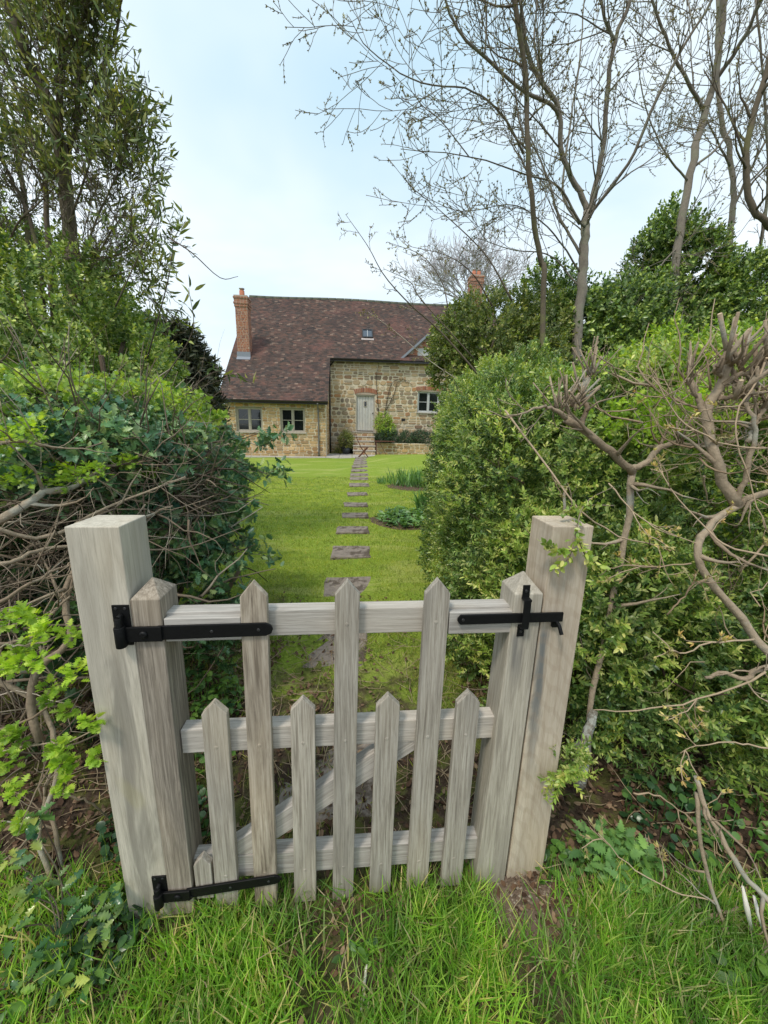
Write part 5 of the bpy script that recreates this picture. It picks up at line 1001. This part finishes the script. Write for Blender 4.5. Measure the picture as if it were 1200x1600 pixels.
# arching bare stems in front of the roof
c=at(700,600,4.6); ab=empty('hazel_shoots',c,0,'bare arching shoots reaching over the cottage roof','shrub'); m=MB(); tp=[]
for pts,r in (([(760,600,4.8),(690,520,4.7),(640,475,4.6),(600,430,4.5),(575,385,4.4),(540,335,4.3)],.012),([(740,560,4.8),(660,470,4.6),(640,440,4.6),(600,420,4.5)],.008),([(700,480,4.6),(690,440,4.6),(660,400,4.5),(605,378,4.4)],.007),([(770,480,4.8),(740,430,4.7),(700,400,4.6),(640,385,4.5)],.009),([(760,620,4.8),(680,570,4.6),(620,520,4.5),(575,487,4.4)],.006),([(800,470,5),(760,400,5),(700,340,5),(640,290,5)],.012)):
    w=cr([at(*p) for p in pts],16); grow(m,w,r,.002,2,[7,3],[.3,.12],tp,6,(30,60),.03,.25,0,.15,0,.0018)
m.build('stems',M['twig'],ab,off=c); P=np.array([tuple(t[0]) for t in tp]); scatter('buds',L_bud,P,rng.normal(size=P.shape),rng.uniform(.02,.035,len(P)),M['bud_dark'],ab,c)
bush('privet_bush',Vector((1.6,6.2,0)),[(1.95,6.2,1.5,.85,1.0,1.4),(2.0,6.6,2.1,.95,1.0,1.5),(1.85,5.6,1.1,.75,.8,1.0),(1.36,6.1,2.72,.72,.7,.66),(1.75,5.2,1.6,.6,.5,.7),(1.1,6.0,2.3,.42,.4,.4)],430,S_ev,.11,M['shrub2'],'olive green bush covering the right end of the cottage','shrub',up=.5,thr=-.2,shell=.22,ls=4)
bush('laurel_bush',Vector((3.3,6.8,0)),[(2.9,6.9,1.9,.95,1.0,2.05),(3.9,7.0,1.8,1.0,1.0,2.1)],380,S_ev,.14,M['evergreen'],'dark evergreen bush behind the trunk of the grey forked tree','shrub',up=.5,thr=-.5,shell=.16)
bush('holly_tree',Vector((5.2,7.6,0)),[(5.0,7.6,2.8,.95,1.0,2.3),(5.2,7.6,3.9,.6,.6,1.1),(6.0,7.6,2.4,1.0,1.0,2.2)],360,S_ev,.15,M['evergreen'],'tall dark evergreen standing above the hedge right of the forked tree','tree',up=.5,thr=-.4,shell=.18)
bush('laurel_bush',Vector((7.6,7.6,0)),[(7.2,7.4,1.9,1.1,1.1,2.2),(8.6,7.4,2.1,1.2,1.1,2.3),(10,7.2,2.1,1.2,1.1,2.3)],300,S_ev,.15,M['evergreen'],'dark evergreen bush at the far right behind the clipped hedge','shrub',up=.5,thr=-.5,shell=.16)
bush('elder_bush',Vector((3.9,4.6,0)),[(2.6,4.4,1.25,.9,.8,1.25),(4.0,4.5,1.3,1.1,.8,1.35),(5.6,4.5,1.3,1.1,.8,1.45)],330,S_ev,.11,M['haw2'],'fresh green bush filling the gap behind the clipped hedge top','shrub',up=.6,thr=-.4,shell=.18)
# far bare tree behind the cottage, distance haze painted into its pale bark
RMAX[0]=.2
ft=[([HW(9.5,16,0),at(735,560,34),at(735,470,34)],.3,.22,1,.6)]+[([at(735,480,34),at(735+dx*.5,440+abs(dx)*.15,34),at(735+dx,405+abs(dx)*.45,34+random.uniform(-2,2))],.14,.03) for dx in (-75,-55,-35,-15,5,25,45,70)]
tree('far_tree',HW(9.5,16,0),'hazy bare tree behind the right chimney of the cottage','tree',ft,simple('hazed far bark',(.46,.44,.46),.9),[9,6,3],[3.6,2.0,1.0],3,None,None,(25,55),.08,.12,.016)
# far hedge line closing the horizon
bush('distant_hedge',Vector((-20,30,0)),[(-12-4*i,26+random.uniform(-2,2),1.0,2.6,1.6,1.9) for i in range(5)],14,S_far,.6,M['evergreen'],'distant hedge row left of the cottage','hedge',stem=False)
# ------------------------------------------------------------------ light
SUN_EL,SUN_AZ=R(58),R(215)     # azimuth clockwise from +Y
w=bpy.data.worlds.new('World'); scene.world=w; w.use_nodes=True; nt=w.node_tree; nt.nodes.clear()
out=N(nt,'OutputWorld'); bg=N(nt,'Background'); nt.links.new(bg.outputs[0],out.inputs[0])
sky=N(nt,'TexSky'); sky.sky_type='NISHITA'; sky.sun_disc=False; sky.sun_elevation=SUN_EL; sky.sun_rotation=SUN_AZ; sky.dust_density=2
tc=N(nt,'TexCoord').outputs['Generated']; s=N(nt,'SeparateXYZ'); nt.links.new(tc,s.inputs[0])
zz=math_(nt,'ADD',math_(nt,'MAXIMUM',s.outputs[2],0),.16); cb=N(nt,'CombineXYZ'); nt.links.new(math_(nt,'DIVIDE',s.outputs[0],zz),cb.inputs[0]); nt.links.new(math_(nt,'DIVIDE',s.outputs[1],zz),cb.inputs[1])
n1=noise(nt,mapping(nt,cb.outputs[0],(.55,.8,1),(0,0,.5)),.9,5,.5,.4); 
cloud=mix(nt,smooth(nt,n1,.38,.62),(4.6,6.3,7.4),(7.5,8.2,8.6))
hor=smooth(nt,s.outputs[2],.62,.14); cloud=mix(nt,math_(nt,'MULTIPLY',hor,.55),cloud,(7.9,8.5,8.9))
fin=mix(nt,.86,sky.outputs[0],cloud); nt.links.new(fin,bg.inputs[0]); bg.inputs[1].default_value=.10
sl=bpy.data.lights.new('sun','SUN'); sl.energy=1.5; sl.angle=R(11); sl.color=(1,.93,.82); so=bpy.data.objects.new('sun',sl); COL.objects.link(so)
dv=Vector((math.sin(SUN_AZ)*math.cos(SUN_EL),math.cos(SUN_AZ)*math.cos(SUN_EL),math.sin(SUN_EL))); so.rotation_euler=dv.to_track_quat('Z','Y').to_euler()
scene.view_settings.view_transform='Standard'; scene.view_settings.look='None'; scene.view_settings.exposure=.58; scene.view_settings.gamma=1
scene.render.engine='CYCLES'; scene.cycles.max_bounces=8; scene.cycles.transparent_max_bounces=4; scene.cycles.diffuse_bounces=4; scene.cycles.use_denoising=True
print('VERTS',sum(len(o.data.vertices) for o in bpy.data.objects if o.type=='MESH'))
